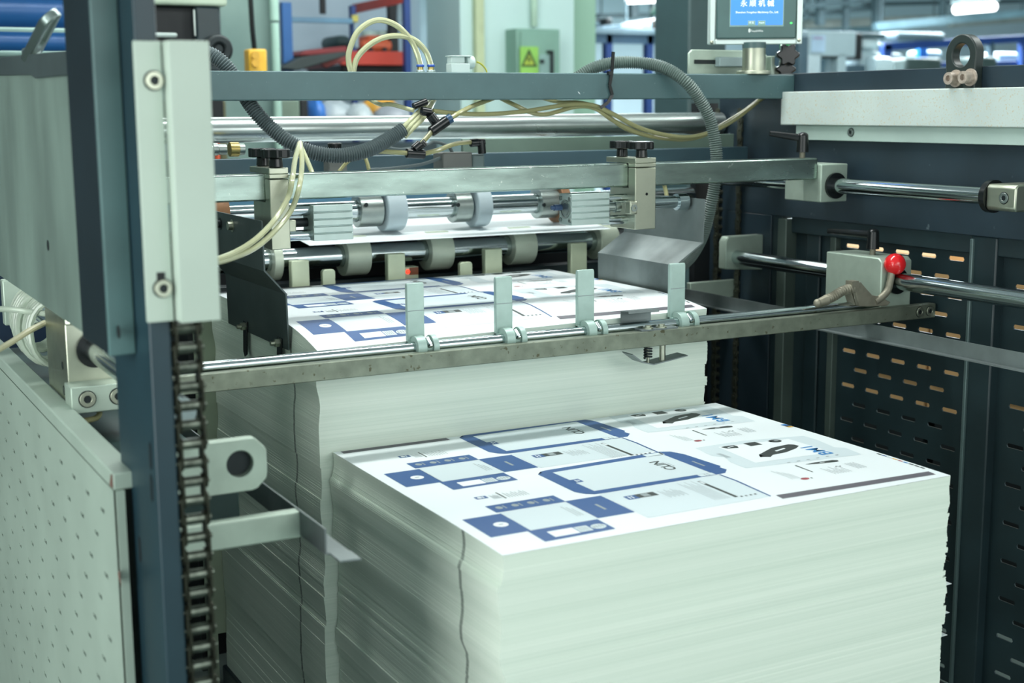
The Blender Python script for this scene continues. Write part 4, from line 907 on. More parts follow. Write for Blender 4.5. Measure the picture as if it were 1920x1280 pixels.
obj('loop', MB().add(vs, fs), M('eye_steel', (150, 164, 160), .3, .9, .1), lh, bevel=.003)
obj('handle_foot', MB().box((-.604, ha.y - .035, 1.742), (-.580, ha.y + .035, 1.765)), M('eye_steel', (150, 164, 160), .3, .9, .1), lh, bevel=.004)
pp = thing('perforated_cover', 'pale green-white perforated cover panel at the lower left', 'cover', (-.6, 1.2, .08))
rows = [(1.006 - .0553 * k, (.02 if k % 2 == 0 else -.04)) for k in range(14)]
obj('panel_face', slotted('p', .165, 2.6, .08, 1.062, -.6015, -.5985, rows, .12, .0553, .030, .0072), perf, pp, smooth=False)
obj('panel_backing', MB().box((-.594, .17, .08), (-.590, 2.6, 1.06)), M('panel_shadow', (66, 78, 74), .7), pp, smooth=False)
obj('panel_rim', MB().box((-.6015, .165, 1.062), (-.560, 2.6, 1.090)), perf, pp, bevel=.003)
obj('panel_edge', MB().box((-.5985, .160, .08), (-.585, .168, 1.062)), perf, pp)
q = P(224, 1083, 'x', -.602); obj('rust_mark', MB().prism([(q.y - .008, q.z - .012), (q.y + .006, q.z - .004), (q.y + .012, q.z + .004), (q.y + .004, q.z + .010), (q.y - .003, q.z + .014)], 'x', -.6019, -.6015), M('rust', (110, 82, 72), .8), pp, smooth=False)
obj('rust_mark', MB().prism([(.166, 1.066), (.19, 1.066), (.176, 1.086), (.166, 1.089)], 'x', -.6022, -.6015), M('rust', (110, 82, 72), .8), pp, smooth=False)
# coil of clear tube round the left rod
clear_m = M('clear_tube', (214, 226, 210), .15, 0, .05, 8, trans=.5)
co = thing('tube_coil', 'loose coil of clear air tube round the left guide rod', 'air hose', (-.53, 1.2, 1.09))
for k, (rx, y0, ph) in enumerate(((.072, 1.02, 0), (.082, 1.12, .6), (.066, 1.22, 1.1))):
    pts = [(-.525 + rx * math.cos(t_ + ph) * .75, y0 + .022 * t_ / 6.2832 + .004 * math.sin(3 * t_), 1.185 + rx * math.sin(t_ + ph)) for t_ in [i * .28 for i in range(100)]]
    obj('coil_turns', MB().tube(pts, .0068, 8), clear_m, co)
pipe(co, [(-40, 578, 1.1), (20, 580, 1.08), (60, 585, 1.05), (105, 590, 1.0)], .0065, clear_m)
pipe(co, [(-20, 665, .80), (20, 642, .86), (55, 620, .92), (84, 605, .99)], .0062, M('cream_tube', (196, 192, 160), .3))
pipe(co, [(170, 765, .78), (186, 770, .76), (182, 782, .74), (160, 788, .72), (140, 786, .75)], .0058, tube_o)
tag(obj('side_beam', MB().box((-.56, .3, .93), (-.36, 1.9, 1.02)), M('beam_dark', (36, 62, 60), .5), bevel=.004), 'dark green beam under the coil of clear tube', 'beam')
xa, z0, z1 = P(382, 900, 'y', 1.605).x, P(405, 1188, 'y', 1.605).z, P(400, 592, 'y', 1.605).z
tag(obj('corner_board', MB().box((xa - .01, 1.602, z0), (-.02, 1.612, z1)).box((xa - .01, 1.602, 0), (xa + .02, 1.612, z0)), M('board_strip', (150, 164, 142), .7), bevel=.001), 'pale upright board at the rear left corner of the back pile behind the chain', 'board')

# ------------------------------------------------------------------ operator panel on the beam
B0 = P(1416, 83, 'y', 1.33); ex = Vector((math.cos(YAW), math.sin(YAW), 0)); ez = Vector((0, 0, 1)); en = Vector((math.sin(-YAW) * -1, -math.cos(YAW), 0)).normalized()
SCL = (B0 - CAM).dot(FWD) / FPX
def HP(u, v, dpt=0.): return B0 + ex * (u - 1416) * SCL + ez * (83 - v) * SCL + en * dpt
hp = thing('operator_panel', 'touch screen operator panel in a silver housing on the beam', 'control panel', B0 - ez * .08)
def hbox(name, u0, u1, v0, v1, d0, d1, mat, parent=hp, bevel=.002, **k):
    c = (HP(u0, v0, d0) + HP(u1, v1, d1)) / 2
    return obj(name, MB().obox(c, ex, ez, en, abs(u1 - u0) * SCL / 2, abs(v1 - v0) * SCL / 2, abs(d1 - d0) / 2), mat, parent, bevel=bevel, **k)
silver = M('silver_housing', (206, 220, 216), .35, .35, .04, 20)
hbox('housing', 1331, 1502, -70, 82, -.06, -.002, silver, bevel=.004)
for (u0, u1, v0, v1) in ((1330, 1340, -70, 83), (1492, 1503, -70, 83), (1340, 1492, 74, 83)): hbox('frame_bar', u0, u1, v0, v1, -.002, .006, silver)
bz = hbox('bezel', 1342, 1491, -66, 73, -.002, .010, M('bezel_grey', (76, 106, 104), .4), bevel=.004)
hbox('screen_border', 1366, 1467, -50, 51, .0098, .0106, M('screen_border', (140, 176, 172), .4), bz, 0)
scr = hbox('screen', 1368, 1465, -48, 48, .0105, .0112, M('screen_blue', (58, 132, 236), .3, 0, .0, emit=.42), bz, 0)
def htext(body, u, v, size_px, mat, d=.0116, parent=scr, bold=0.): return obj('lettering', text_mb(body, size_px * SCL, HP(u, v, d), ex, ez, bold=bold), mat, parent, smooth=False)
lw = M('screen_white', (240, 248, 255), .4, emit=.7)
htext('永 顺 机 械', 1417, 9.5, 13.0, lw, bold=.00025); htext('Shenzhen Yongshun Machinery Co., Ltd.', 1417, 25, 4.9, lw, bold=.00012)
gb = M('screen_button', (128, 168, 160), .4, emit=.35)
for u in (1407, 1426): bt = hbox('screen_button', u - 7, u + 7, 40, 48, .0112, .0114, gb, scr, 0)
htext('中文', 1407, 44, 5, lw, .0117); htext('English', 1426, 44, 3.6, lw, .0117)
htext('TouchWin', 1417, 59, 5.6, M('logo_white', (226, 236, 234), .4), .0104, bz, .00012)
obj('logo_mark', MB().oprism([(.006 * math.cos(i * .4 + .6) * .55, .006 * math.sin(i * .4 + .6)) for i in range(14)], HP(1403.5, 58, .0100), ex, ez, en, .0004), M('logo_white', (226, 236, 234), .4), bz, smooth=False)
obj('power_light', MB().oprism([(.003 * math.cos(i * .52), .0022 * math.sin(i * .52)) for i in range(12)], HP(1481, 45, .0100), ex, ez, en, .0012), M('green_led', (60, 255, 90), .3, emit=2.5), bz)
for (u, v) in ((1334, 79), (1497, 76)):
    obj('corner_screw', MB().sphere(HP(u, v, .006), .0055, 14, 8), nickel, hp)
pz = P(1413, 137, 'y', 1.335); pz.z = 1.742
obj('post_collar', MB().cyl(pz + ez * .075, pz + ez * .092, .0345, 28), M('collar_dark', (74, 100, 100), .4), hp)
obj('panel_post', MB().cyl(pz + ez * .010, pz + ez * .076, .034, 32), nickel, hp); obj('post_flange', MB().cyl(pz, pz + ez * .010, .05, 32), nickel, hp, bevel=.001)
sbk = thing('slotted_bracket', 'pale bracket with a long slot standing behind the operator panel', 'bracket', P(1330, 137, 'y', 1.45))
xa, xb_ = P(1291, 120, 'y', 1.45).x, P(1400, 120, 'y', 1.45).x; z0, z1 = P(1330, 145, 'y', 1.45).z, P(1330, 93, 'y', 1.45).z; zm = P(1330, 116, 'y', 1.45).z
obj('bracket_plate', MB().prism([(xa, z0), (xb_ + .13, z0), (xb_ + .13, z1 - .06), (xb_ + .06, z1), (xa + .012, z1), (xa, z1 - .012)], 'y', 1.45, 1.458), olive, sbk, bevel=.003)
obj('slot', MB().box((xa + .02, 1.447, zm - .006), (P(1350, 116, 'y', 1.45).x, 1.4505, zm + .006)), dark, sbk, smooth=False)
obj('slide_strip', MB().box((P(1344, 116, 'y', 1.44).x, 1.425, zm - .014), (xb_ + .05, 1.449, zm + .014)), M('strip_pale', (170, 190, 192), .4, .2), sbk, bevel=.002)
def star(parent, c, r):
    c = Vector(c); prof = [(r * (1 + .16 * math.cos(6 * 6.2832 * i / 48)) * math.cos(6.2832 * i / 48), r * (1 + .16 * math.cos(6 * 6.2832 * i / 48)) * math.sin(6.2832 * i / 48)) for i in range(48)]
    return obj('star_knob', MB().oprism(prof, c, ex, ez, en, .028).cyl(c, c - en * .05, r * .45, 16), black, parent, bevel=.004)
star(sbk, P(1475, 103, 'y', 1.40), .031); star(sbk, P(1471, 130, 'y', 1.43), .027)
obj('pivot_clip', MB().box((P(1446, 120, 'y', 1.43).x, 1.43, 1.742), (P(1453, 120, 'y', 1.43).x, 1.46, 1.80)), olive, sbk, bevel=.002)
obj('indicator_button', MB().cyl(P(1482, 88, 'y', 1.46), P(1482, 88, 'y', 1.46) + Vector((0, .03, 0)), .02, 20), M('green_plastic', (24, 170, 90), .4), sbk, bevel=.003, label='green round button')

# ------------------------------------------------------------------ background, left
def bgbox(name, u0, v0, u1, v1, y, dpt, mat, label=None, cat=None, group=None, parent=None, bevel=.01):
    a_, b_ = P(u0, v0, 'y', y), P(u1, v0, 'y', y); za_ = max(0., P((u0 + u1) / 2, v1, 'y', y).z); zb2 = P((u0 + u1) / 2, v0, 'y', y).z
    o = obj(name, MB().box((a_.x, y, za_), (b_.x, y + dpt, zb2)), mat, parent, bevel=bevel)
    if label: tag(o, label, cat, group)
    return o
def floorbox(name, u0, u1, v0, y, dpt, mat, label, cat, group=None, bevel=.01):
    a_, b_ = P(u0, v0, 'y', y), P(u1, v0, 'y', y)
    return tag(obj(name, MB().box((a_.x, y, 0), (b_.x, y + dpt, max(a_.z, b_.z))), mat, bevel=bevel), label, cat, group)
conc = M('concrete_column', (116, 140, 134), .8, 0, .12, 3, .1, c2=(98, 124, 120))
a_, b_ = P(412, 0, 'y', 4.6).x, P(522, 0, 'y', 4.6).x
struct('wall_column', MB().box((a_, 4.6, 0), (b_, 5.1, H)), conc)
xa, xb_ = P(507, 0, 'y', 4.55).x, P(522, 0, 'y', 4.55).x; zj = P(512, 43, 'y', 4.55).z
cp = thing('corner_pipe', 'pale jointed conduit pipe on the right edge of the concrete column', 'pipe', (xa, 4.56, 0))
obj('pipe', MB().cyl(((xa + xb_) / 2, 4.56, 0), ((xa + xb_) / 2, 4.56, zj), (xb_ - xa) / 2, 16), M('pipe_pale', (164, 200, 186), .5), cp)
obj('pipe', MB().cyl(((xa + xb_) / 2, 4.56, zj + .012), ((xa + xb_) / 2, 4.56, H), (xb_ - xa) / 2 * 1.12, 16), M('pipe_pale', (164, 200, 186), .5), cp)
t = thing('pendant_control', 'yellow crane pendant control hanging on a black cable', 'hoist control', P(480, 132, 'y', 4.2))
obj('control_box', MB().box((P(463, 0, 'y', 4.2).x, 4.2, P(480, 140, 'y', 4.2).z), (P(497, 0, 'y', 4.2).x, 4.28, P(480, 92, 'y', 4.2).z)), M('pendant_yellow', (236, 186, 60), .5), t, bevel=.008)
for v in (104, 118): q = P(478, v, 'y', 4.195); obj('push_button', MB().cyl(q, q + Vector((0, -.012, 0)), .018, 16), M('button_pale', (220, 170, 60), .5), t)
q = P(477, 92, 'y', 4.23); obj('cable', MB().tube(spline([q, q + Vector((-.01, 0, .25)), Vector((q.x - .03, 4.23, H))]), .012, 8), black, t)
t = thing('press_unit', 'dark machine unit with a pale top panel behind the left post', 'machine', P(330, 60, 'y', 3.4))
o = bgbox('unit_body', 180, 10, 412, 260, 3.4, .6, deep, parent=t); bgbox('top_panel', 246, -70, 424, 9, 3.35, .6, M('panel_cream', (196, 214, 192), .5), parent=t)
bgbox('bright_rail', 240, 60, 334, 70, 3.36, .04, silver, parent=t); bgbox('grey_side', 366, 12, 413, 135, 3.36, .04, navy2, parent=t)
q = P(412, 92, 'y', 3.3); obj('hand_wheel', MB().ring(q, q + Vector((0, .06, 0)), .055, .02, 28).cyl(q + Vector((0, .01, 0)), q + Vector((0, .06, 0)), .025, 16), dark, t, bevel=.01)
bgbox('lever_rod', 362, 18, 366, 68, 3.34, .01, steel, parent=t, bevel=.002)
t = thing('film_roller_unit', 'blue and silver horizontal rollers at the top left corner', 'machine', P(60, 60, 'y', 3.0))
bl_ = M('roller_blue', (24, 78, 132), .35, .1, .05)
for (v, r, mt) in ((22, .060, bl_), (54, .026, M('roller_pale', (176, 206, 198), .3, .5)), (78, .038, bl_), (97, .020, M('roller_pale', (176, 206, 198), .3, .5)), (-12, .05, deep)):
    q = P(60, v, 'y', 3.0); obj('roller', MB().cyl((P(-90, v, 'y', 3.0).x, 3.0, q.z), (P(142, v, 'y', 3.0).x, 3.0, q.z), r, 24), mt, t)
obj('backing_plate', MB().box((P(-90, 0, 'y', 3.1).x, 3.08, .0), (P(150, 0, 'y', 3.1).x, 3.12, P(60, -60, 'y', 3.0).z)), M('backing_navy', (16, 40, 62), .5), t)
# shelving with tools
blue = M('rack_blue', (20, 92, 158), .4, 0, .06); blued = M('rack_blue_dark', (20, 58, 122), .45, 0, .06); redp = M('rack_red', (190, 62, 46), .45, 0, .08)
t = thing('storage_rack', 'blue and red storage rack against the grey wall left of the white pillar', 'rack', P(650, 130, 'y', 6.0))
def post(u, v0, w_, mt, y=6.0, p=t):
    x = P(u, 60, 'y', y).x; return obj('upright', MB().box((x, y, 0), (x + w_, y + .05, P(u, v0, 'y', y).z)), mt, p, bevel=.004)
post(530, 4, .058, blue, 5.6); post(660, 10, .03, blued); post(760, -40, .038, blued, 5.7)
bgbox('cross_bar', 540, 33, 662, 43, 5.95, .03, M('rack_pale_blue', (96, 140, 168), .4), parent=t, bevel=.003)
bgbox('red_beam', 640, 96, 764, 122, 5.9, .05, redp, parent=t, bevel=.004); bgbox('shelf_deck', 640, 122, 764, 136, 5.95, .6, deep, parent=t)
a_, b_, c_, d_ = P(660, 8, 'y', 6.3), P(760, -12, 'y', 5.7), P(760, 4, 'y', 5.7), P(660, 26, 'y', 6.3)
obj('red_beam', MB().add([a_, b_, c_, d_] + [p + Vector((.02, .05, 0)) for p in (a_, b_, c_, d_)], [(0, 1, 2, 3), (7, 6, 5, 4), (0, 4, 5, 1), (1, 5, 6, 2), (2, 6, 7, 3), (3, 7, 4, 0)]), redp, t)
bgbox('label_plate', 660, 28, 672, 41, 5.98, .01, M('label_yellow', (206, 198, 100), .6), parent=t, bevel=.002)
bgbox('grey_upright', 664, 42, 672, 90, 5.99, .02, M('rack_grey', (150, 172, 182), .5), parent=t, bevel=.003); bgbox('grey_upright', 745, 4, 757, 40, 5.85, .02, M('rack_grey', (150, 172, 182), .5), parent=t, bevel=.003)
bgbox('dark_upright', 730, 6, 746, 98, 6.1, .05, deep, parent=t, bevel=.003)
t = thing('orange_machine', 'orange cast motor with pale caps on the rack shelf', 'motor', P(710, 100, 'y', 6.1))
bgbox('motor_body', 678, 74, 738, 97, 6.05, .3, M('orange_paint', (206, 96, 62), .5, 0, .1), parent=t, bevel=.03); bgbox('motor_head', 688, 66, 728, 80, 6.08, .25, M('orange_paint', (206, 96, 62), .5, 0, .1), parent=t, bevel=.03)
for u in (692, 718): q = P(u, 64, 'y', 6.2); obj('pale_cap', MB().cyl(q - Vector((0, 0, .03)), q + Vector((0, 0, .02)), .05, 16), M('cap_pale', (180, 204, 198), .5), t, bevel=.01)
for u in (696, 722): q = P(u, 93, 'y', 6.04); obj('bolt', MB().cyl(q, q + Vector((0, .03, 0)), .015, 10), deep, t)
bgbox('tool_case', 630, 66, 662, 92, 6.2, .3, M('case_dark', (58, 80, 82), .6), 'dark rounded case on the rack beside the orange motor', 'case', bevel=.04)
for i, (pts, mt, lb) in enumerate((
        ([(524, 128), (566, 106), (650, 96), (652, 104), (560, 132)], M('plate_dark', (44, 58, 58), .5), 'lowest dark die plate of the slanted pile on the rack'),
        ([(560, 104), (572, 94), (650, 86), (652, 98), (580, 104)], M('plate_red', (132, 40, 44), .5), 'dark red die plate on top of the slanted pile'),
        ([(520, 126), (540, 119), (552, 121), (534, 133)], M('plate_pale', (150, 160, 164), .4, .3), 'pale plate end sticking out of the slanted pile'),
        ([(600, 118), (654, 102), (656, 112), (610, 128)], M('plate_red2', (150, 56, 52), .5), 'red plate lying to the right in the slanted pile'))):
    O_ = [P(u, v, 'y', 5.5 + .05 * i) for u, v in pts]
    tag(obj('die_plate', MB().oprism([(p.x, p.z) for p in O_], (0, 5.5 + .05 * i, 0), (1, 0, 0), (0, 0, 1), (0, 1, 0), .35), mt, bevel=.006), lb, 'plate', 'die plates on the rack')
bgbox('hanging_strap', 600, -40, 610, 26, 6.3, .03, deep, 'dark strap hanging above the rack cross bar', 'strap', bevel=.004)
for (u0, v0, u1, v1, y, mt, lb, nm, ct) in (
        (500, 186, 562, 240, 4.9, M('crate_green', (120, 140, 124), .6), 'grey-green crate seen under the beam', 'crate', 'crate'),
        (400, 188, 409, 1300, 4.3, M('pipe_orange', (224, 90, 50), .5), 'orange pipe seen under the beam beside the left post', 'standpipe', 'pipe'),
        (410, 188, 424, 1300, 4.4, M('post_olive', (92, 94, 66), .6), 'olive stake next to the orange pipe', 'stake', 'stake'),
        (563, 186, 578, 1300, 5.0, deep, 'black upright strip next to the blue sack', 'upright_strip', 'strip')):
    bgbox(nm, u0, v0, u1, v1, y, .2 if u1 - u0 > 20 else .04, mt, lb, ct)
for (u, v, rx, rz, y, mt, lb) in ((588, 215, .055, .10, 5.2, M('sack_blue', (60, 120, 200), .4), 'blue plastic sack under the beam'),
                                  (630, 222, .11, .10, 5.2, M('sack_clear', (170, 182, 188), .3), 'greyish clear plastic sack beside the blue sack'),
                                  (672, 226, .08, .09, 5.1, M('sack_clear2', (184, 196, 200), .25), 'whitish clear plastic sack in the middle of the row'),
                                  (712, 212, .12, .10, 5.3, M('sack_amber', (198, 146, 56), .4), 'amber plastic sack below the beam'),
                                  (735, 226, .10, .09, 5.1, M('sack_mauve', (150, 156, 164), .35), 'mauve-grey plastic sack at the right end of the row')):
    q = P(u, v, 'y', y); mb = MB().sphere(q, 1, 20, 12); rnd = random.Random(int(u))
    mb.v = [Vector((q.x + (p.x - q.x) * rx * (1 + rnd.uniform(-.12, .12)), q.y + (p.y - q.y) * .12, q.z + (p.z - q.z) * rz * (1 + rnd.uniform(-.12, .12)))) for p in mb.v]
    tag(obj('plastic_sack', mb, mt), lb, 'sack', 'plastic sacks under the beam')
qz = P(650, 240, 'y', 5.2).z
tag(obj('work_table', MB().box((P(480, 230, 'y', 5).x, 4.8, qz - .14), (P(790, 230, 'y', 5).x, 5.5, qz - .08)).box((P(490, 230, 'y', 5).x, 4.9, 0), (P(500, 230, 'y', 5).x, 4.96, qz - .14)).box((P(770, 230, 'y', 5).x, 4.9, 0), (P(780, 230, 'y', 5).x, 4.96, qz - .14)), navy2), 'dark work table carrying the plastic sacks behind the machine', 'table')

# ------------------------------------------------------------------ background, pillar and hall
eb = thing('switch_box', 'grey-green electrical box with a yellow warning sign on the white pillar', 'electrical box', P(1010, 150, 'y', 5.9))
gbx = M('box_green', (128, 166, 150), .5, 0, .06)
a_, b_ = P(968, 53, 'y', 5.85), P(1050, 53, 'y', 5.85); zb3 = P(1000, 175, 'y', 5.85).z
obj('box_body', MB().box((a_.x, 5.85, zb3), (b_.x, 6.0, a_.z)), gbx, eb, bevel=.006)
obj('box_door', MB().box((P(976, 0, 'y', 5.84).x, 5.835, zb3 + .02), (b_.x - .01, 5.85, a_.z - .02)), gbx, eb, bevel=.004)
s0, s1 = P(975, 87, 'y', 5.83), P(1009, 134, 'y', 5.83)
sg = obj('warning_sign', MB().box((s0.x, 5.826, s1.z - .1), (s1.x, 5.834, s0.z)), M('sign_yellow', (150, 206, 96), .5), eb)
tr = [P(u, v, 'y', 5.825) for u, v in ((992, 91), (1007, 125), (977, 125))]; tri = [P(u, v, 'y', 5.824) for u, v in ((992, 101), (1002, 121.5), (982, 121.5))]
obj('warning_triangle', MB().oprism([(p.x, p.z) for p in tr], (0, 5.826, 0), (1, 0, 0), (0, 0, 1), (0, -1, 0), .002), M('sign_black', (52, 74, 40), .5), sg, smooth=False)
obj('triangle_field', MB().oprism([(p.x, p.z) for p in tri], (0, 5.824, 0), (1, 0, 0), (0, 0, 1), (0, -1, 0), .002), M('sign_field', (176, 196, 70), .5), sg, smooth=False)
bo_ = [P(u, v, 'y', 5.822) for u, v in ((993, 103), (988, 113), (992, 113), (990, 121), (996, 110), (992, 110))]
obj('bolt_mark', MB().oprism([(p.x, p.z) for p in bo_], (0, 5.822, 0), (1, 0, 0), (0, 0, 1), (0, -1, 0), .001), M('sign_black', (52, 74, 40), .5), sg, smooth=False)
a_ = P(1012, 102, 'y', 5.83); b_ = P(1034, 150, 'y', 5.83); obj('inset_panel', MB().box((a_.x, 5.828, b_.z), (b_.x, 5.836, a_.z)), M('inset_pale', (150, 184, 178), .5), eb, bevel=.003)
a_ = P(1034, 98, 'y', 5.80); b_ = P(1039, 150, 'y', 5.80); obj('box_handle', MB().box((a_.x, 5.80, b_.z), (b_.x, 5.82, a_.z)).box((a_.x - .02, 5.80, a_.z), (b_.x, 5.836, a_.z + .012)), dark, eb, bevel=.004)
obj('box_lock', MB().cyl(P(1015, 115, 'y', 5.83), P(1015, 115, 'y', 5.83) + Vector((0, -.02, 0)), .012, 12), dark, eb)
x = P(1000, 20, 'y', 5.97).x
tag(obj('conduit', MB().cyl((x, 5.96, P(1000, 50, 'y', 5.97).z), (x, 5.96, H), .022, 14), M('pipe_pale2', (176, 206, 184), .5)), 'pale conduit rising from the electrical box', 'pipe')
floorbox('dark_column', 1294, 1365, -60, 3.6, .3, M('column_dark', (52, 76, 78), .5, 0, .08), 'dark teal machine column behind the operator panel', 'machine column')
def bench(label, u0, u1, v, y, legs, dep=.9, top=M('bench_top', (128, 152, 164), .5, .1)):
    t = thing('work_bench', label, 'bench', P((u0 + u1) / 2, v, 'y', y)); a_, b_ = P(u0, v, 'y', y), P(u1, v, 'y', y)
    z_ = (a_.z + b_.z) / 2; obj('bench_top', MB().box((a_.x, y, z_ - .05), (b_.x, y + dep, z_)), top, t, bevel=.005)
    obj('apron', MB().box((a_.x, y + .02, z_ - .13), (b_.x, y + .06, z_ - .05)), M('apron_blue', (60, 92, 118), .5), t)
    for u in legs:
        x_ = P(u, v, 'y', y).x; obj('leg', MB().box((x_, y + .02, 0), (x_ + .07, y + .09, z_ - .05)), blued, t, bevel=.005)
    return t
bench('long pale topped bench on blue legs right of the green pillar side', 1100, 1300, 54, 8.5, (1139, 1216, 1278))
for (u0, v0, u1, v1, y, mt, lb, nm, ct) in (
        (1262, 34, 1294, 76, 8.3, M('carton_brown', (124, 104, 90), .7), 'brown carton at the end of the pale bench', 'carton', 'carton'),
        (1120, 40, 1132, 52, 8.7, M('white_ream', (164, 184, 196), .6), 'white ream on the left end of the pale bench', 'ream', 'paper'),
        (1164, 46, 1206, 53, 8.7, M('white_ream', (164, 184, 196), .6), 'long low white sheet pile on the pale bench', 'sheet_pile', 'paper'),
        (1206, 42, 1256, 53, 8.8, M('blue_ream', (136, 168, 182), .6), 'pale blue sheet pile on the pale bench', 'sheet_pile', 'paper'),
        (1136, 34, 1148, 47, 8.6, deep, 'small dark tape dispenser on the pale bench', 'dispenser', 'dispenser')):
    bgbox(nm, u0, v0, u1, v1, y, .35, mt, lb, ct)
q = P(1253, 30, 'y', 10.5); t = thing('dome_lamp', 'dark green dome pendant lamp hanging in the hall', 'lamp', q)
n = 10; prof = [(.20 * math.sin(1.5 * i / n), .16 * math.cos(1.5 * i / n)) for i in range(n + 1)]; mb = MB(); vs = []
for r_, z_ in prof:
    for k in range(24): vs.append(q + Vector((max(r_, .02) * math.cos(k * .2618), max(r_, .02) * math.sin(k * .2618), z_)))
mb.add(vs, [(j * 24 + k, j * 24 + (k + 1) % 24, (j + 1) * 24 + (k + 1) % 24, (j + 1) * 24 + k) for j in range(n) for k in range(24)])
obj('shade', mb, M('lamp_green', (52, 84, 74), .5), t); obj('stem', MB().cyl(q + Vector((0, 0, .14)), (q.x, q.y, H), .02, 10), deep, t)
# low machines and racks at the far right
t = thing('grey_machine', 'light grey cabinet machine with a paper notice left of the lifting eye', 'machine', P(1560, 130, 'y', 7.0))
gm = M('machine_grey', (150, 170, 176), .5, 0, .04)
bgbox('cabinet', 1516, 58, 1606, 106, 7.0, .7, gm, parent=t); bgbox('left_leg', 1516, 100, 1540, 990, 7.0, .1, M('leg_white', (176, 194, 200), .5), parent=t); bgbox('right_leg', 1572, 100, 1588, 990, 7.0, .1, gm, parent=t)
bgbox('dark_edge', 1500, 68, 1517, 990, 7.0, .5, M('edge_slate', (62, 86, 98), .5), parent=t); bgbox('cross_rail', 1540, 104, 1574, 109, 7.0, .1, deep, parent=t); bgbox('white_bin', 1546, 110, 1574, 200, 7.3, .3, M('bin_white', (176, 196, 206), .5), parent=t)
bgbox('notice', 1522, 66, 1548, 98, 6.99, .005, M('notice', (164, 190, 212), .5), parent=t, bevel=0); bgbox('notice_line', 1526, 70, 1544, 73, 6.985, .003, M('notice_red', (160, 140, 170), .5), parent=t, bevel=0)
t = thing('white_machine', 'white machine head with dark edge between the grey cabinet and the blue rack', 'machine', P(1630, 130, 'y', 7.4))
wm = M('machine_white', (186, 206, 210), .4, 0, .04)
bgbox('dark_arm', 1604, 62, 1618, 112, 7.3, .3, deep, parent=t); bgbox('top_bar', 1610, 62, 1662, 72, 7.4, .3, M('bar_slate', (70, 92, 98), .5), parent=t); bgbox('head', 1618, 72, 1655, 92, 7.4, .3, wm, parent=t, bevel=.05)
bgbox('lower_head', 1614, 94, 1652, 130, 7.4, .3, gm, parent=t, bevel=.04); bgbox('base', 1588, 122, 1660, 990, 7.4, .4, M('edge_slate', (62, 86, 98), .5), parent=t); q = P(1630, 126, 'y', 7.35); obj('paper_roll', MB().cyl(q, q + Vector((.2, 0, 0)), .09, 20), wm, t)
t = thing('blue_rack', 'dark blue steel rack running behind the black lifting eye', 'rack', P(1780, 130, 'y', 8.0))
def seg(name, u0, v0, u1, v1, h_, y, mt, p):
    a_, b_ = P(u0, v0, 'y', y), P(u1, v1, 'y', y); return obj(name, MB().bar(a_, b_, .06, h_), mt, p, bevel=.004)
seg('top_beam', 1655, 88, 1925, 72, .07, 8.0, blued, t); seg('upright', 1661, 84, 1661, 260, .10, 8.0, blued, t); seg('upright', 1857, 78, 1857, 260, .05, 8.0, M('edge_slate', (62, 86, 98), .5), t); seg('upright', 1916, 74, 1916, 260, .05, 8.0, blued, t); seg('upright', 1728, 90, 1728, 130, .10, 8.3, blue, t)
for (u0, v0, u1, v1, y, mt, lb, nm, ct) in (
        (1684, 60, 1774, 76, 7.95, M('coil_grey', (92, 112, 120), .6), 'long grey bundle lying on top of the blue rack', 'bundle', 'bundle'),
        (1700, 108, 1768, 140, 7.55, M('roll_olive', (58, 76, 74), .6), 'dark rolled sheet in front of the blue rack left of the lifting eye', 'rolled_sheet', 'roll'),
        (1838, 106, 1872, 140, 7.55, M('roll_olive', (58, 76, 74), .6), 'dark rolled sheet in front of the blue rack right of the lifting eye', 'rolled_sheet', 'roll'),
        (1666, 100, 1694, 140, 8.2, M('tube_white', (132, 152, 156), .6), 'white folded boards in the blue rack', 'boards', 'boards'),
        (1740, 94, 1768, 108, 8.3, M('tube_white', (132, 152, 156), .6), 'white box on the middle shelf of the blue rack', 'box', 'box'),
        (1872, 98, 1912, 122, 8.2, M('wrap_pale', (150, 172, 186), .4), 'crumpled pale plastic wrap at the right end of the blue rack', 'plastic_wrap', 'wrap')):
    bgbox(nm, u0, v0, u1, v1, y, .3, mt, lb, ct, bevel=.03)
seg('shelf_beam', 1655, 124, 1925, 118, .05, 8.1, blued, t)
floorbox('low_counter', 1690, 1885, 138, 7.5, .4, M('edge_slate', (62, 86, 98), .5), 'slate counter under the dark rolled sheets before the blue rack', 'counter')
# ceiling services
tube_l = M('lamp_tube', (255, 255, 255), .3, emit=6)
def lamp(label, a_, b_):
    t = thing('fluorescent_lamp', label, 'lamp', (a_ + b_) / 2, 'fluorescent lamps')
    obj('tube', MB().cyl(a_, b_, .055, 16), tube_l, t); obj('lamp_tray', MB().bar(a_ + Vector((0, 0, .09)), b_ + Vector((0, 0, .09)), .16, .05), M('tray_white', (200, 214, 216), .5), t)
    for p in (a_, b_): obj('hanger', MB().cyl(p + Vector((0, 0, .1)), (p.x, p.y, H), .008, 6), deep, t)
lamp('glowing fluorescent tube lamp high above the black lifting eye', P(1792, 18, 'y', 11.0), P(1864, 12, 'y', 11.0))
lamp('glowing fluorescent tube lamp at the top edge above the pale bench', P(1177, -3, 'y', 11.0), P(1232, -5, 'y', 11.0))
pg = M('duct_blue', (130, 160, 172), .4, .3, .06); pt_ = M('duct_tan', (138, 142, 138), .6); dk = M('duct_dark', (74, 92, 98), .5)
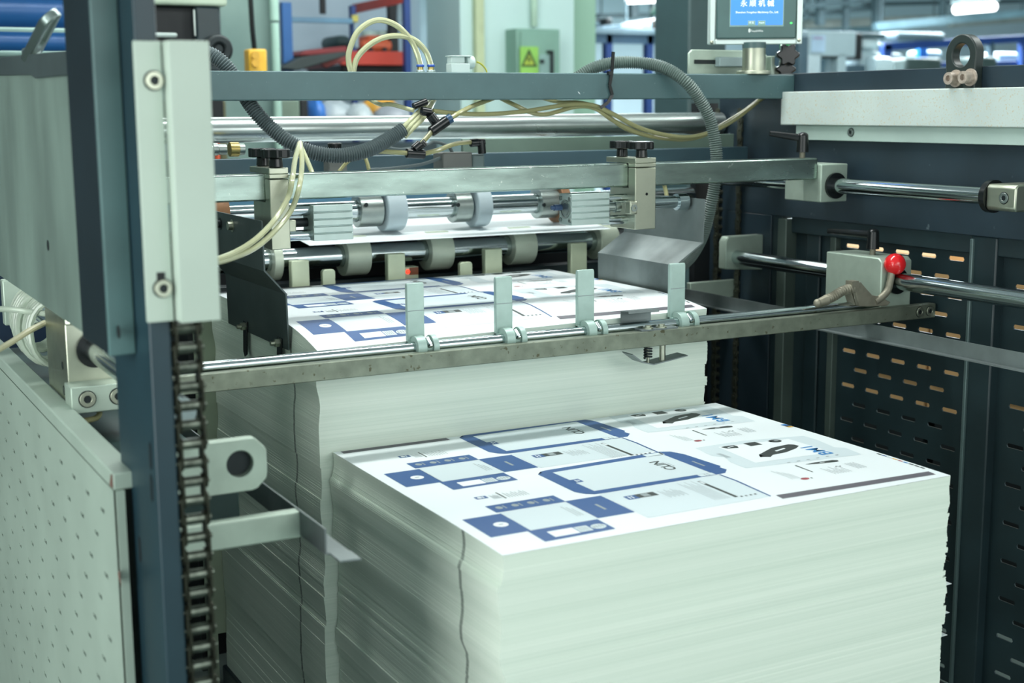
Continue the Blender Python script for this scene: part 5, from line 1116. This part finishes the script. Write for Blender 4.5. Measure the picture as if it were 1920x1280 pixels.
for (u0, v0, u1, v1, h_, y, mt, lb) in (
        (1640, 50, 1925, 24, .10, 11.5, pg, 'pale blue cable duct slanting up to the right edge'),
        (1505, 46, 1760, 36, .12, 13.0, pt_, 'tan cable tray crossing behind the blue duct'),
        (1505, 12, 1620, 3, .06, 12.0, dk, 'dark thin pipe at the top right of the operator panel'),
        (1505, 30, 1640, 14, .07, 12.4, dk, 'dark bent pipe run below the top thin pipe'),
        (1780, 46, 1925, 36, .08, 12.5, pt_, 'tan pipe low at the right under the blue duct'),
        (1505, 55, 1660, 50, .10, 13.5, pg, 'grey-blue duct far back above the grey cabinet'),
        (1620, 8, 1925, 2, .06, 13.2, dk, 'dark pipe along the top edge above the lamp'),
        (1120, 30, 1300, 26, .05, 13.0, dk, 'thin grey pipe far behind the dome lamp'),
        (1170, 48, 1280, 32, .05, 9.5, M('boom_brown', (120, 122, 124), .6), 'slanting grey-brown boom above the pale bench')):
    a_, b_ = P(u0, v0, 'y', y), P(u1, v1, 'y', y); t = thing('pipe_run', lb, 'pipe', (a_ + b_) / 2, 'ceiling pipes and ducts')
    obj('pipe', MB().bar(a_, b_, .10, h_), mt, t, bevel=.01)
    for k in (.04, .96):
        p = a_.lerp(b_, k); obj('hanger_rod', MB().cyl((p.x, p.y, p.z), (p.x, p.y, H), .010, 6), dk, t)
for (u, v0, v1, y, w_, lb) in ((1537, -20, 48, 12.2, .10, 'dark hanger post left among the ceiling pipes'), (1585, 30, 56, 12.2, .08, 'short dark hanger among the ceiling pipes'), (1644, 8, 58, 12.2, .12, 'dark drop pipe bend among the ceiling pipes'), (1767, -20, 30, 12.0, .08, 'thin dark hanger left of the glowing lamp'), (1187, 5, 34, 11.8, .10, 'brownish hanger behind the pale bench'), (1226, -20, 42, 11.6, .08, 'slim grey hanger left of the dome lamp')):
    tag(obj('pipe_hanger', MB().bar(Vector((P(u, v1, 'y', y).x, y, H)), P(u, v1, 'y', y), w_, w_), dk, bevel=.01), lb, 'hanger', 'pipe hangers')
